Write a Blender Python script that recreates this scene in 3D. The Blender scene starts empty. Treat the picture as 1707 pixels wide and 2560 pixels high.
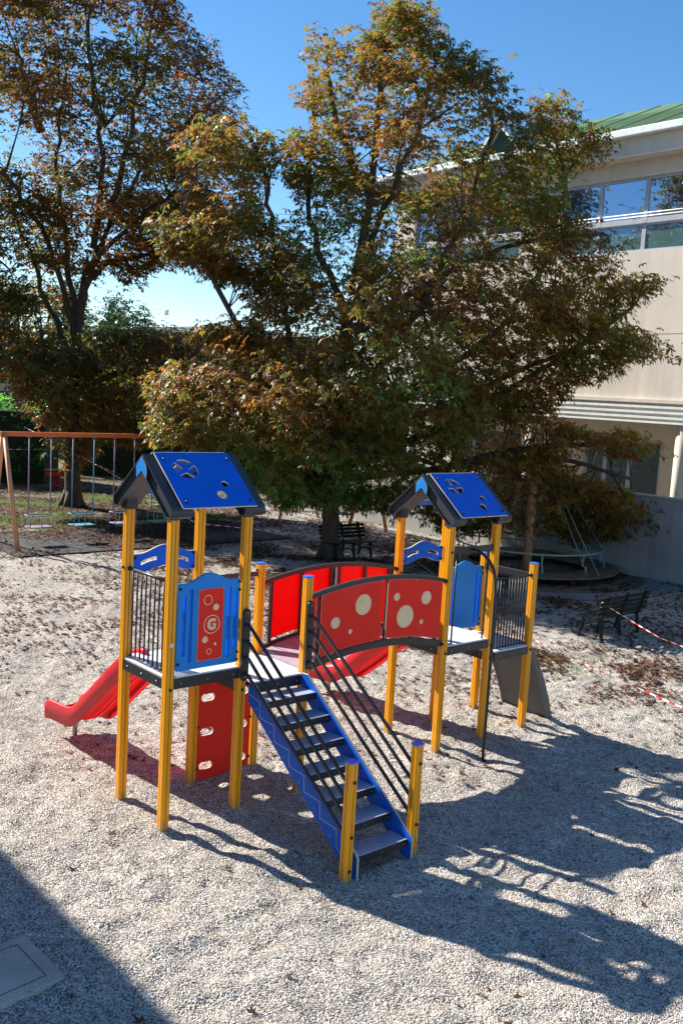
import bpy, bmesh, math, random
import numpy as np
from mathutils import Vector, Matrix
R = math.radians
scene = bpy.context.scene
col = scene.collection

# ------------------------------------------------------------------ camera
cd = bpy.data.cameras.new('camera'); cam = bpy.data.objects.new('camera', cd); col.objects.link(cam)
cd.sensor_fit = 'VERTICAL'; cd.sensor_height = 24.0; cd.lens = 2410.86/2560*24.0
cd.clip_start = 0.1; cd.clip_end = 3000
_r = Vector((0.9983354, 0.00696357, 0.05725323)); _u = Vector((-0.05767516, 0.12053674, 0.99103202)); _f = Vector((0, 0.99268444, -0.12073772))
m = Matrix((_r, _u, -_f)).transposed().to_4x4(); m.translation = (0, 0, 4.328)
cam.matrix_world = m
scene.camera = cam

# ------------------------------------------------------------------ sky, sun, exposure
SUN_EL, SUN_AZ = R(35.0), math.atan2(0.857, -0.515)      # direction towards the sun: (-.857, .515) on the ground
sdir = Vector((-0.857*math.cos(SUN_EL), 0.515*math.cos(SUN_EL), math.sin(SUN_EL))).normalized()
world = bpy.data.worlds.new('World'); scene.world = world; world.use_nodes = True
wn = world.node_tree.nodes; wl = world.node_tree.links; wn.clear()
sky = wn.new('ShaderNodeTexSky'); sky.sky_type = 'NISHITA'; sky.sun_disc = False
sky.sun_elevation = SUN_EL
sky.sun_rotation = math.atan2(sdir.x, sdir.y)
sky.air_density = 1.0; sky.dust_density = 0.1; sky.ozone_density = 3.0; sky.altitude = 100
bg = wn.new('ShaderNodeBackground'); bg.inputs['Strength'].default_value = 0.078
wo = wn.new('ShaderNodeOutputWorld'); hsv = wn.new('ShaderNodeHueSaturation'); hsv.inputs['Saturation'].default_value = 1.24; hsv.inputs['Value'].default_value = 1.06; wl.new(sky.outputs[0], hsv.inputs['Color']); wl.new(hsv.outputs[0], bg.inputs['Color']); wl.new(bg.outputs[0], wo.inputs['Surface'])
sl = bpy.data.lights.new('sun', 'SUN'); sl.energy = 5.0; sl.angle = R(0.53); sl.color = (1.0, 0.94, 0.84)
so = bpy.data.objects.new('sun', sl); col.objects.link(so)
so.rotation_euler = sdir.to_track_quat('Z', 'Y').to_euler()
scene.view_settings.view_transform = 'Standard'; scene.view_settings.look = 'None'
scene.view_settings.exposure = 1.06; scene.view_settings.gamma = 1.0

# ------------------------------------------------------------------ frames of reference
AZ = 0.71934
Uv = Vector((math.cos(AZ), math.sin(AZ), 0)); Vv = Vector((math.sin(AZ), -math.cos(AZ), 0))
def W(U, V, z=0.0):                    # grid of the school yard -> world
    p = Uv*U + Vv*V; return Vector((p.x, p.y, z))
O = Vector((-2.1266, 9.6130, 0.0))     # foot of the play structure's first post

# ------------------------------------------------------------------ material helpers
def N(nt, typ, **kw):
    n = nt.nodes.new(typ)
    for k, v in kw.items():
        if k in n.inputs: n.inputs[k].default_value = v
        else: setattr(n, k, v)
    return n
def mat(name, c, rough=0.5, metal=0.0, spec=0.5, var=0.08, vscale=6.0, bump=0.0, bscale=60.0, coat=0.0, trans=0.0, sub=None):
    m = bpy.data.materials.new(name); m.use_nodes = True; nt = m.node_tree; nt.nodes.clear()
    out = N(nt, 'ShaderNodeOutputMaterial'); b = N(nt, 'ShaderNodeBsdfPrincipled')
    b.inputs['Roughness'].default_value = rough; b.inputs['Metallic'].default_value = metal
    b.inputs['Specular IOR Level'].default_value = spec
    b.inputs['Coat Weight'].default_value = coat; b.inputs['Coat Roughness'].default_value = 0.15
    tc = N(nt, 'ShaderNodeTexCoord')
    nz = N(nt, 'ShaderNodeTexNoise'); nz.inputs['Scale'].default_value = vscale; nz.inputs['Detail'].default_value = 6
    nt.links.new(tc.outputs['Object'], nz.inputs['Vector'])
    mr = N(nt, 'ShaderNodeMapRange'); mr.inputs['From Min'].default_value = 0.3; mr.inputs['From Max'].default_value = 0.7
    mr.inputs['To Min'].default_value = 1-var; mr.inputs['To Max'].default_value = 1+var
    nt.links.new(nz.outputs['Fac'], mr.inputs['Value'])
    mx = N(nt, 'ShaderNodeMix', data_type='RGBA', blend_type='MULTIPLY'); mx.inputs[0].default_value = 1
    mx.inputs[6].default_value = (*c, 1); nt.links.new(mr.outputs[0], mx.inputs[7])
    nt.links.new(mx.outputs[2], b.inputs['Base Color'])
    rr_ = N(nt, 'ShaderNodeMapRange'); rr_.inputs['To Min'].default_value = max(.02, rough-.10); rr_.inputs['To Max'].default_value = min(1, rough+.16)
    n0 = N(nt, 'ShaderNodeTexNoise'); n0.inputs['Scale'].default_value = 14; n0.inputs['Detail'].default_value = 8; nt.links.new(tc.outputs['Object'], n0.inputs['Vector']); nt.links.new(n0.outputs['Fac'], rr_.inputs['Value']); nt.links.new(rr_.outputs[0], b.inputs['Roughness'])
    if bump:
        n2 = N(nt, 'ShaderNodeTexNoise'); n2.inputs['Scale'].default_value = bscale; n2.inputs['Detail'].default_value = 5
        nt.links.new(tc.outputs['Object'], n2.inputs['Vector'])
        bp = N(nt, 'ShaderNodeBump'); bp.inputs['Strength'].default_value = bump; bp.inputs['Distance'].default_value = 0.01
        nt.links.new(n2.outputs['Fac'], bp.inputs['Height']); nt.links.new(bp.outputs[0], b.inputs['Normal'])
    sh = b.outputs[0]
    if trans:
        t = N(nt, 'ShaderNodeBsdfTranslucent'); nt.links.new(mx.outputs[2], t.inputs['Color'])
        ms = N(nt, 'ShaderNodeMixShader'); ms.inputs[0].default_value = trans
        nt.links.new(b.outputs[0], ms.inputs[1]); nt.links.new(t.outputs[0], ms.inputs[2]); sh = ms.outputs[0]
    nt.links.new(sh, out.inputs['Surface'])
    m['b'] = 1
    return m

def yellow_wood():
    m = bpy.data.materials.new('yellow_lacquer'); m.use_nodes = True; nt = m.node_tree; b = nt.nodes['Principled BSDF']
    tc = N(nt, 'ShaderNodeTexCoord'); mp = N(nt, 'ShaderNodeMapping'); mp.inputs['Scale'].default_value = (40, 40, 1.3)
    nt.links.new(tc.outputs['Object'], mp.inputs[0])
    nz = N(nt, 'ShaderNodeTexNoise'); nz.inputs['Scale'].default_value = 1.6; nz.inputs['Detail'].default_value = 7; nz.inputs['Distortion'].default_value = 0.6
    nt.links.new(mp.outputs[0], nz.inputs['Vector'])
    cr = N(nt, 'ShaderNodeValToRGB'); cr.color_ramp.elements[0].position = 0.3; cr.color_ramp.elements[1].position = 0.7
    cr.color_ramp.elements[0].color = (0.90, 0.33, 0.005, 1); cr.color_ramp.elements[1].color = (1.0, 0.41, 0.008, 1)
    nt.links.new(nz.outputs['Fac'], cr.inputs[0])
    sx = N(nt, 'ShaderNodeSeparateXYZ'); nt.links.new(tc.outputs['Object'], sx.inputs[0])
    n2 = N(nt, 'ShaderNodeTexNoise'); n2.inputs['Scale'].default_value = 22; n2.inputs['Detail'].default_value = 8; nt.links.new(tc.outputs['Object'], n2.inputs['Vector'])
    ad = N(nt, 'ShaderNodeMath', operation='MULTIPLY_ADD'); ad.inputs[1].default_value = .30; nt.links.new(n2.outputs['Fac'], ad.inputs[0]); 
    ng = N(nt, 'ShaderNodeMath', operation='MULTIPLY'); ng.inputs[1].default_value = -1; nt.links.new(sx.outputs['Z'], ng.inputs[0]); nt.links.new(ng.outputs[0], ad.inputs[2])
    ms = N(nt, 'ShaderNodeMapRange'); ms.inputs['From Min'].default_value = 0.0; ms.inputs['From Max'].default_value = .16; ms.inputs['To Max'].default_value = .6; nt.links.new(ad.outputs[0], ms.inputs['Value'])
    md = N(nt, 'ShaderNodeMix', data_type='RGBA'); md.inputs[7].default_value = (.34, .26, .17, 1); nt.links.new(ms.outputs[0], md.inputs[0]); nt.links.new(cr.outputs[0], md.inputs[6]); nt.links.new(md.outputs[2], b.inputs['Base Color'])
    b.inputs['Roughness'].default_value = 0.36; b.inputs['Specular IOR Level'].default_value = 0.3
    b.inputs['Coat Weight'].default_value = 0.25; b.inputs['Coat Roughness'].default_value = 0.2
    return m

M = {}
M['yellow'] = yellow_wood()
M['groove'] = mat('dark_groove', (0.10, 0.035, 0.006), 0.7)  # post notches: their shadow put into the colour; also joints and lifting eye
M['blue'] = mat('roof_blue', (0.0, 0.125, 0.66), 0.45, spec=.25, var=0.06, vscale=3)
M['lblue'] = mat('panel_blue', (0.006, 0.235, 0.68), 0.45, spec=.35, var=0.06, vscale=4)
M['wblue'] = mat('stringer_blue', (0.001, 0.11, 0.56), 0.45, spec=.3, var=0.08, vscale=4)
M['lbluet'] = mat('translucent_blue', (0.02, 0.30, 0.85), 0.45, trans=.55)
M['capblue'] = mat('cap_blue', (0.03, 0.2, 0.8), 0.25)
M['edge'] = mat('laminate_edge', (0.62, 0.52, 0.40), 0.6)
M['dark'] = mat('anthracite_plastic', (0.035, 0.038, 0.045), 0.42, var=0.15, bump=0.12, bscale=220)
M['steel'] = mat('dark_coated_steel', (0.022, 0.022, 0.024), 0.38, var=0.15)
M['brown'] = mat('bronze_coated_steel', (0.040, 0.028, 0.025), 0.42, var=0.12)
M['bolt'] = mat('black_bolt_cap', (0.012, 0.012, 0.012), 0.35)
M['zinc'] = mat('zinc_screw', (0.6, 0.6, 0.58), 0.3, 1.0)
M['red'] = mat('panel_red', (0.95, 0.038, 0.022), 0.6, spec=.15, var=0.05, vscale=4)
M['redt'] = mat('backlit_red', (0.75, 0.012, 0.008), 0.4, var=0.04, trans=0.55)
M['sred'] = mat('slide_red', (0.80, 0.035, 0.05), 0.32, var=0.07, vscale=5, trans=0.38, coat=0.2)
M['cream'] = mat('cream_print', (0.92, 0.64, 0.36), 0.5)
M['floor'] = mat('light_floor_plate', (0.72, 0.76, 0.80), 0.35, var=0.08, vscale=9)
M['mauve'] = mat('bridge_floor_plate', (0.36, 0.30, 0.36), 0.35, var=0.1, vscale=9)
M['tread'] = mat('tread_plate', (0.50, 0.52, 0.62), 0.28, 0.25, var=0.1, vscale=9, bump=0.1, bscale=300)
M['grey'] = mat('grey_ramp_plastic', (0.10, 0.10, 0.105), 0.55, var=0.12, bump=0.1, bscale=120)
M['white'] = mat('sticker_white', (0.75, 0.75, 0.7), 0.4)

# ------------------------------------------------------------------ object helpers
def setp(o, label=None, cat=None, group=None, kind=None):
    if label: o['label'] = label
    if cat: o['category'] = cat
    if group: o['group'] = group
    if kind: o['kind'] = kind
    return o
def empty(name, loc, rz=0, label=None, cat=None, group=None):
    o = bpy.data.objects.new(name, None); o.empty_display_size = 0.2; col.objects.link(o)
    o.location = loc; o.rotation_euler = (0, 0, rz)
    return setp(o, label, cat, group)
def link(name, me, parent=None):
    o = bpy.data.objects.new(name, me); col.objects.link(o); o.parent = parent; return o
def copy_tree(o, parent=None):
    c = o.copy(); col.objects.link(c); c.parent = parent
    for ch in list(o.children): copy_tree(ch, c)
    return c

class MB:
    def __init__(s): s.v = []; s.f = []; s.m = []; s.sm = []
    def add(s, vs, fs, mi=0, smooth=False):
        k = len(s.v); s.v += [tuple(v) for v in vs]
        for f in fs: s.f.append(tuple(i+k for i in f)); s.m.append(mi); s.sm.append(smooth)
        return s
    def box(s, a, b, mi=0, M4=None):
        x0, y0, z0 = a; x1, y1, z1 = b
        vs = [(x0,y0,z0),(x1,y0,z0),(x1,y1,z0),(x0,y1,z0),(x0,y0,z1),(x1,y0,z1),(x1,y1,z1),(x0,y1,z1)]
        if M4 is not None: vs = [M4 @ Vector(v) for v in vs]
        return s.add(vs, [(0,3,2,1),(4,5,6,7),(0,1,5,4),(1,2,6,5),(2,3,7,6),(3,0,4,7)], mi)
    def prism(s, poly, axis, a, b, mi=0, smooth=False):
        # poly: 2D points; axis 'y': (x,z) pts extruded along y, 'x': (y,z), 'z': (x,y)
        def P(p, t):
            return {'y': (p[0], t, p[1]), 'x': (t, p[0], p[1]), 'z': (p[0], p[1], t)}[axis]
        n = len(poly); vs = [P(p, a) for p in poly] + [P(p, b) for p in poly]
        k = len(s.v); s.v += vs
        s.f.append(tuple(k+i for i in range(n))[::-1]); s.m.append(mi); s.sm.append(False)
        s.f.append(tuple(k+n+i for i in range(n))); s.m.append(mi); s.sm.append(False)
        for i in range(n):
            j = (i+1) % n; s.f.append((k+i, k+j, k+n+j, k+n+i)); s.m.append(mi); s.sm.append(smooth)
        return s
    def tube(s, pts, r, n=8, mi=0, cap=True, r2=None, taper=None):
        pts = [Vector(p) for p in pts]; m = len(pts); k = len(s.v); prev = None
        for i, p in enumerate(pts):
            t = (pts[min(i+1, m-1)] - pts[max(i-1, 0)]).normalized()
            if prev is None:
                a = Vector((0, 0, 1)) if abs(t.z) < 0.9 else Vector((1, 0, 0))
                nx = t.cross(a).normalized()
            else:
                nx = (prev - t*prev.dot(t)).normalized()
            prev = nx; ny = t.cross(nx)
            rr = r if taper is None else taper[i]
            for j in range(n):
                an = 2*math.pi*(j+0.5)/n
                s.v.append(tuple(p + nx*(rr*math.cos(an)) + ny*((r2 or rr)*math.sin(an))))
        for i in range(m-1):
            for j in range(n):
                j2 = (j+1) % n
                s.f.append((k+i*n+j, k+i*n+j2, k+(i+1)*n+j2, k+(i+1)*n+j)); s.m.append(mi); s.sm.append(n > 4)
        if cap:
            s.f.append(tuple(k+j for j in range(n))[::-1]); s.m.append(mi); s.sm.append(False)
            s.f.append(tuple(k+(m-1)*n+j for j in range(n))); s.m.append(mi); s.sm.append(False)
        return s
    def ball(s, c, r, mi=0, flat=(1,1,1), n=8):
        vs = []; fs = []
        for i in range(1, 5):
            th = math.pi*i/5
            for j in range(n):
                ph = 2*math.pi*j/n
                vs.append((c[0]+r*flat[0]*math.sin(th)*math.cos(ph), c[1]+r*flat[1]*math.sin(th)*math.sin(ph), c[2]+r*flat[2]*math.cos(th)))
        vs += [(c[0], c[1], c[2]+r*flat[2]), (c[0], c[1], c[2]-r*flat[2])]
        for i in range(3):
            for j in range(n):
                j2 = (j+1) % n; fs.append((i*n+j, (i+1)*n+j, (i+1)*n+j2, i*n+j2))
        for j in range(n):
            j2 = (j+1) % n; fs.append((4*n, j, j2)); fs.append((4*n+1, 3*n+j2, 3*n+j))
        return s.add(vs, fs, mi, True)
    def build(s, name, mats, parent=None, bevel=0, loc=None):
        me = bpy.data.meshes.new(name); me.from_pydata(s.v, [], s.f)
        for mm in (mats if isinstance(mats, (list, tuple)) else [mats]): me.materials.append(mm)
        me.polygons.foreach_set('material_index', s.m); me.polygons.foreach_set('use_smooth', s.sm); me.update()
        o = link(name, me, parent)
        if loc is not None: o.location = loc
        if bevel:
            b = o.modifiers.new('bevel', 'BEVEL'); b.width = bevel; b.segments = 2; b.limit_method = 'ANGLE'; b.angle_limit = R(50)
        return o

def balls(name, pts, r, m_, parent, flat=(1,1,1), loc=None):
    o = None
    for p in pts:
        if o is None:
            mb = MB(); mb.ball((0,0,0), r, 0, flat); o = mb.build(name, m_, parent)
        else:
            o = o.copy(); col.objects.link(o)
        o.location = p
def circ(cx, cy, r, n=28, ry=None):
    return [(cx+r*math.cos(2*math.pi*i/n), cy+(ry or r)*math.sin(2*math.pi*i/n)) for i in range(n)]
def rrect(x0, y0, x1, y1, r, n=5):
    out = []
    for cx, cy, a0 in ((x1-r, y1-r, 0), (x0+r, y1-r, 90), (x0+r, y0+r, 180), (x1-r, y0+r, 270)):
        for i in range(n+1):
            a = R(a0+90*i/n); out.append((cx+r*math.cos(a), cy+r*math.sin(a)))
    return out
def plate(name, loops, th, mx, mats, parent=None, bev=0.002):
    """2-D outline with holes -> real thickness; mx maps (x,y,z) of the sheet to the parent's space; sides take mats[1]"""
    cu = bpy.data.curves.new(name, 'CURVE'); cu.dimensions = '2D'; cu.fill_mode = 'BOTH'
    cu.extrude = th/2 - bev; cu.bevel_depth = bev; cu.bevel_resolution = 0; cu.offset = -bev
    for lp in loops:
        sp = cu.splines.new('POLY'); sp.points.add(len(lp)-1); sp.use_cyclic_u = True
        for i, p in enumerate(lp): sp.points[i].co = (p[0], p[1], 0, 1)
    tmp = bpy.data.objects.new('tmp', cu)
    me = bpy.data.meshes.new_from_object(tmp); bpy.data.objects.remove(tmp); bpy.data.curves.remove(cu)
    me.name = name; me.materials.clear()
    for mm in (mats if isinstance(mats, (list, tuple)) else [mats]): me.materials.append(mm)
    k = 1 if isinstance(mats, (list, tuple)) and len(mats) > 1 else 0
    for p in me.polygons:
        p.material_index = 0 if abs(p.normal.z) > 0.9 else k; p.use_smooth = False
    me.transform(mx); me.update()
    if mx.determinant() < 0: me.flip_normals()
    return link(name, me, parent)
def planeV(v):      # sheet (x=u, y=z) standing at v, facing +v (towards the camera)
    return Matrix(((1,0,0,0),(0,0,-1,-v),(0,1,0,0),(0,0,0,1)))
def planeU(u):      # sheet (x=v, y=z) standing at u
    return Matrix(((0,0,1,u),(-1,0,0,0),(0,1,0,0),(0,0,0,1)))

# ------------------------------------------------------------------ ground
rng = np.random.default_rng(7)
def graded(lo, hi, step, far):
    c = list(np.arange(lo, hi, step)); g = step; x = c[-1]
    while x < far: g *= 1.18; x += g; c.append(x)
    g = step; x = c[0]; L = []
    while x > -far: g *= 1.18; x -= g; L.append(x)
    return np.array(L[::-1]+c)
def vnoise(x, y, seed, n=64):
    r = np.random.default_rng(seed).random((n, n)); xi = np.floor(x).astype(int); yi = np.floor(y).astype(int)
    fx = x-xi; fy = y-yi; fx = fx*fx*(3-2*fx); fy = fy*fy*(3-2*fy)
    a = r[xi % n, yi % n]; b = r[(xi+1) % n, yi % n]; c = r[xi % n, (yi+1) % n]; d = r[(xi+1) % n, (yi+1) % n]
    return (a*(1-fx)+b*fx)*(1-fy)+(c*(1-fx)+d*fx)*fy
FEET = []          # stones heaped at the post feet, hollows worn where children land
_O = Vector((-2.1266, 9.6130, 0))
for u_, v_ in ((0,0),(0,.85),(.845,0),(.845,.85),(1.672,0),(1.672,.85),(3.846,0),(3.846,.85),(4.691,0),(4.691,.85),(5.518,0),(5.518,.85),(.845,2.6),(1.672,2.6)):
    p_ = _O+Uv*u_+Vv*v_; FEET.append((p_.x, p_.y, .022, .11))
for u_, v_, h_, w_ in ((.42,-2.75,-.055,.42),(4.27,-2.5,-.055,.42),(1.26,3.0,-.045,.38),(4.27,1.28,-.03,.25),(6.6,.4,-.04,.35)):
    p_ = _O+Uv*u_+Vv*v_; FEET.append((p_.x, p_.y, h_, w_))
def gz(x, y):
    x = np.asarray(x, float); y = np.asarray(y, float)
    u = x*Uv.x+y*Uv.y; v = x*Vv.x+y*Vv.y
    h = (vnoise(u*1.1+50, v*1.1+50, 1)-.5)*.045 + (vnoise(u*2.6+9, v*2.1+70, 2)-.5)*.048 + (vnoise(u*5.5+3, v*5+31, 3)-.5)*.048 + (vnoise(u*10+3, v*9.5+31, 4)-.5)*.034
    near = np.clip((30-y)/8, 0, 1)*np.clip((y-2)/2, 0, 1)
    hard = np.clip((np.hypot(x-4.95, y-25.2)-3.9)/0.5, 0, 1)
    mat_ = np.where((u > 8.6) & (u < 18.3) & (v > -26.3) & (v < -21.6), 0.0, 1.0)
    h = h*near*hard*mat_
    for a, b, hh, w in FEET: h = h+hh*np.exp(-((x-a)**2+(y-b)**2)/w**2)
    return h
gx = graded(-5.5, 6.5, 0.05, 400); gy = graded(4.5, 17.0, 0.05, 600)
X, Y = np.meshgrid(gx, gy, indexing='ij'); Z = gz(X, Y)
nx_, ny_ = X.shape
me = bpy.data.meshes.new('ground'); me.vertices.add(nx_*ny_)
me.vertices.foreach_set('co', np.stack([X, Y, Z], -1).astype(np.float32).ravel())
idx = np.arange(nx_*ny_).reshape(nx_, ny_)
q = np.stack([idx[:-1, :-1], idx[1:, :-1], idx[1:, 1:], idx[:-1, 1:]], -1).reshape(-1, 4)
me.loops.add(q.size); me.loops.foreach_set('vertex_index', q.ravel().astype(np.int32))
me.polygons.add(len(q)); me.polygons.foreach_set('loop_start', np.arange(0, q.size, 4, dtype=np.int32))
me.polygons.foreach_set('use_smooth', np.ones(len(q), bool)); me.update(); me.validate()

def gravel_mat():
    m = bpy.data.materials.new('gravel'); m.use_nodes = True; nt = m.node_tree; b = nt.nodes['Principled BSDF']; L = nt.links.new
    geo = N(nt, 'ShaderNodeNewGeometry')
    def vor(scale):
        v = N(nt, 'ShaderNodeTexVoronoi'); v.inputs['Scale'].default_value = scale; v.inputs['Randomness'].default_value = 1
        L(geo.outputs['Position'], v.inputs['Vector']); return v
    def noise(scale, det=4):
        v = N(nt, 'ShaderNodeTexNoise'); v.inputs['Scale'].default_value = scale; v.inputs['Detail'].default_value = det
        L(geo.outputs['Position'], v.inputs['Vector']); return v
    v1 = vor(70)
    sep = N(nt, 'ShaderNodeSeparateColor'); L(v1.outputs['Color'], sep.inputs[0])
    cr = N(nt, 'ShaderNodeValToRGB'); el = cr.color_ramp.elements
    stops = [(0.0, (0.13,0.108,0.088)), (0.12, (0.33,0.265,0.20)), (0.25, (0.51,0.45,0.38)), (0.45, (0.67,0.605,0.53)), (0.62, (0.54,0.495,0.445)), (0.78, (0.80,0.735,0.655)), (0.93, (0.94,0.90,0.83)), (1.0, (0.60,0.45,0.31))]
    el[0].position, el[0].color = stops[0][0], (*stops[0][1], 1); el[1].position, el[1].color = 1.0, (*stops[-1][1], 1)
    for p, c in stops[1:-1]: e = el.new(p); e.color = (*c, 1)
    L(sep.outputs[0], cr.inputs[0])
    # gaps between pebbles
    gap = N(nt, 'ShaderNodeMapRange'); gap.inputs['From Min'].default_value = 0.40; gap.inputs['From Max'].default_value = 0.80
    gap.inputs['To Min'].default_value = 1.08; gap.inputs['To Max'].default_value = 0.35
    L(v1.outputs['Distance'], gap.inputs['Value'])
    mg = N(nt, 'ShaderNodeMix', data_type='RGBA', blend_type='MULTIPLY'); mg.inputs[0].default_value = 1
    L(cr.outputs[0], mg.inputs[6]); L(gap.outputs[0], mg.inputs[7])
    # large stains
    n1 = noise(0.7, 6); r1 = N(nt, 'ShaderNodeMapRange'); r1.inputs['From Min'].default_value = .3; r1.inputs['From Max'].default_value = .7; r1.inputs['To Min'].default_value = .80; r1.inputs['To Max'].default_value = 1.04
    L(n1.outputs['Fac'], r1.inputs['Value'])
    n2 = noise(9, 5); r2 = N(nt, 'ShaderNodeMapRange'); r2.inputs['From Min'].default_value = .3; r2.inputs['From Max'].default_value = .7; r2.inputs['To Min'].default_value = .66; r2.inputs['To Max'].default_value = 1.20
    L(n2.outputs['Fac'], r2.inputs['Value'])
    mm = N(nt, 'ShaderNodeMath', operation='MULTIPLY'); L(r1.outputs[0], mm.inputs[0]); L(r2.outputs[0], mm.inputs[1])
    m2 = N(nt, 'ShaderNodeMix', data_type='RGBA', blend_type='MULTIPLY'); m2.inputs[0].default_value = 1
    L(mg.outputs[2], m2.inputs[6]); L(mm.outputs[0], m2.inputs[7])
    # soil and turf towards the trees on the left and far away
    sx = N(nt, 'ShaderNodeSeparateXYZ'); L(geo.outputs['Position'], sx.inputs[0])
    def lin(a, b_, c):      # a*x+b*y+c
        p = N(nt, 'ShaderNodeVectorMath', operation='DOT_PRODUCT'); p.inputs[1].default_value = (a, b_, 0); L(geo.outputs['Position'], p.inputs[0])
        q = N(nt, 'ShaderNodeMath', operation='ADD'); q.inputs[1].default_value = c; L(p.outputs['Value'], q.inputs[0]); return q
    vneg = lin(-Vv.x, -Vv.y, -26.0)         # distance beyond V = -26
    un = lin(-Uv.x, -Uv.y, 18.0)
    mn = N(nt, 'ShaderNodeMath', operation='MINIMUM'); L(vneg.outputs[0], mn.inputs[0]); L(un.outputs[0], mn.inputs[1])
    far = N(nt, 'ShaderNodeMath', operation='ADD'); far.inputs[1].default_value = -38; L(sx.outputs['Y'], far.inputs[0])
    mxx = N(nt, 'ShaderNodeMath', operation='MAXIMUM'); L(mn.outputs[0], mxx.inputs[0]); L(far.outputs[0], mxx.inputs[1])
    n3 = noise(1.3, 6); ad = N(nt, 'ShaderNodeMath', operation='MULTIPLY_ADD'); ad.inputs[1].default_value = 4.5; ad.inputs[2].default_value = -2.25
    L(n3.outputs['Fac'], ad.inputs[0]); sm = N(nt, 'ShaderNodeMath', operation='ADD'); L(ad.outputs[0], sm.inputs[0]); L(mxx.outputs[0], sm.inputs[1])
    msk = N(nt, 'ShaderNodeMapRange'); msk.inputs['From Min'].default_value = -.3; msk.inputs['From Max'].default_value = .8; L(sm.outputs[0], msk.inputs['Value'])
    soil = N(nt, 'ShaderNodeValToRGB'); n4 = noise(5, 8); L(n4.outputs['Fac'], soil.inputs[0])
    se = soil.color_ramp.elements; se[0].position = .35; se[0].color = (0.055, 0.048, 0.028, 1); se[1].position = .62; se[1].color = (0.17, 0.19, 0.075, 1)
    e = se.new(.5); e.color = (0.16, 0.145, 0.09, 1)
    mf = N(nt, 'ShaderNodeMix', data_type='RGBA'); L(msk.outputs[0], mf.inputs[0]); L(m2.outputs[2], mf.inputs[6]); L(soil.outputs[0], mf.inputs[7])
    L(mf.outputs[2], b.inputs['Base Color'])
    b.inputs['Roughness'].default_value = 0.75; b.inputs['Specular IOR Level'].default_value = 0.3
    # relief of pebbles
    hm = N(nt, 'ShaderNodeMath', operation='MULTIPLY_ADD'); hm.inputs[1].default_value = -1.0; hm.inputs[2].default_value = 1.0; L(v1.outputs['Distance'], hm.inputs[0])
    v2 = noise(28, 3); h2 = N(nt, 'ShaderNodeMath', operation='MULTIPLY_ADD'); h2.inputs[1].default_value = 2.6; L(v2.outputs['Fac'], h2.inputs[0]); L(hm.outputs[0], h2.inputs[2])
    bp = N(nt, 'ShaderNodeBump'); bp.inputs['Strength'].default_value = 0.9; bp.inputs['Distance'].default_value = 0.016
    L(h2.outputs[0], bp.inputs['Height']); L(bp.outputs[0], b.inputs['Normal'])
    return m
M['gravel'] = gravel_mat(); me.materials.append(M['gravel'])
setp(link('ground', me), 'pale gravel yard', None, None, 'structure')
GX = lambda x, y: float(gz(x, y))

# rubber tiles beneath the swings
def rubber_mat():
    m = bpy.data.materials.new('rubber_tiles'); m.use_nodes = True; nt = m.node_tree; b = nt.nodes['Principled BSDF']; L = nt.links.new
    tc = N(nt, 'ShaderNodeTexCoord'); br = N(nt, 'ShaderNodeTexBrick'); br.offset = 0.0
    br.inputs['Color1'].default_value = (0.034,0.036,0.037,1); br.inputs['Color2'].default_value = (0.025,0.027,0.028,1); br.inputs['Mortar'].default_value = (0.01,0.01,0.01,1)
    br.inputs['Scale'].default_value = 1.0; br.inputs['Mortar Size'].default_value = 0.018; br.inputs['Brick Width'].default_value = 0.5; br.inputs['Row Height'].default_value = 0.5
    L(tc.outputs['Object'], br.inputs['Vector'])
    nz = N(nt, 'ShaderNodeTexNoise'); nz.inputs['Scale'].default_value = 2.3; nz.inputs['Detail'].default_value = 8; L(tc.outputs['Object'], nz.inputs['Vector'])
    cr = N(nt, 'ShaderNodeMapRange'); cr.inputs['From Min'].default_value = .35; cr.inputs['From Max'].default_value = .7; cr.inputs['To Min'].default_value = .7; cr.inputs['To Max'].default_value = 1.8; L(nz.outputs['Fac'], cr.inputs['Value'])
    mx = N(nt, 'ShaderNodeMix', data_type='RGBA', blend_type='MULTIPLY'); mx.inputs[0].default_value = 1; L(br.outputs[0], mx.inputs[6]); L(cr.outputs[0], mx.inputs[7])
    L(mx.outputs[2], b.inputs['Base Color']); b.inputs['Roughness'].default_value = .85
    return m
mb = MB(); mb.box((0, 0, -0.02), (8.3, 3.6, 0.035))
ro = mb.build('rubber_paving', rubber_mat(), bevel=0.01); ro.location = W(9.25, -22.2); ro.rotation_euler.z = AZ; ro['kind'] = 'structure'

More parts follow.
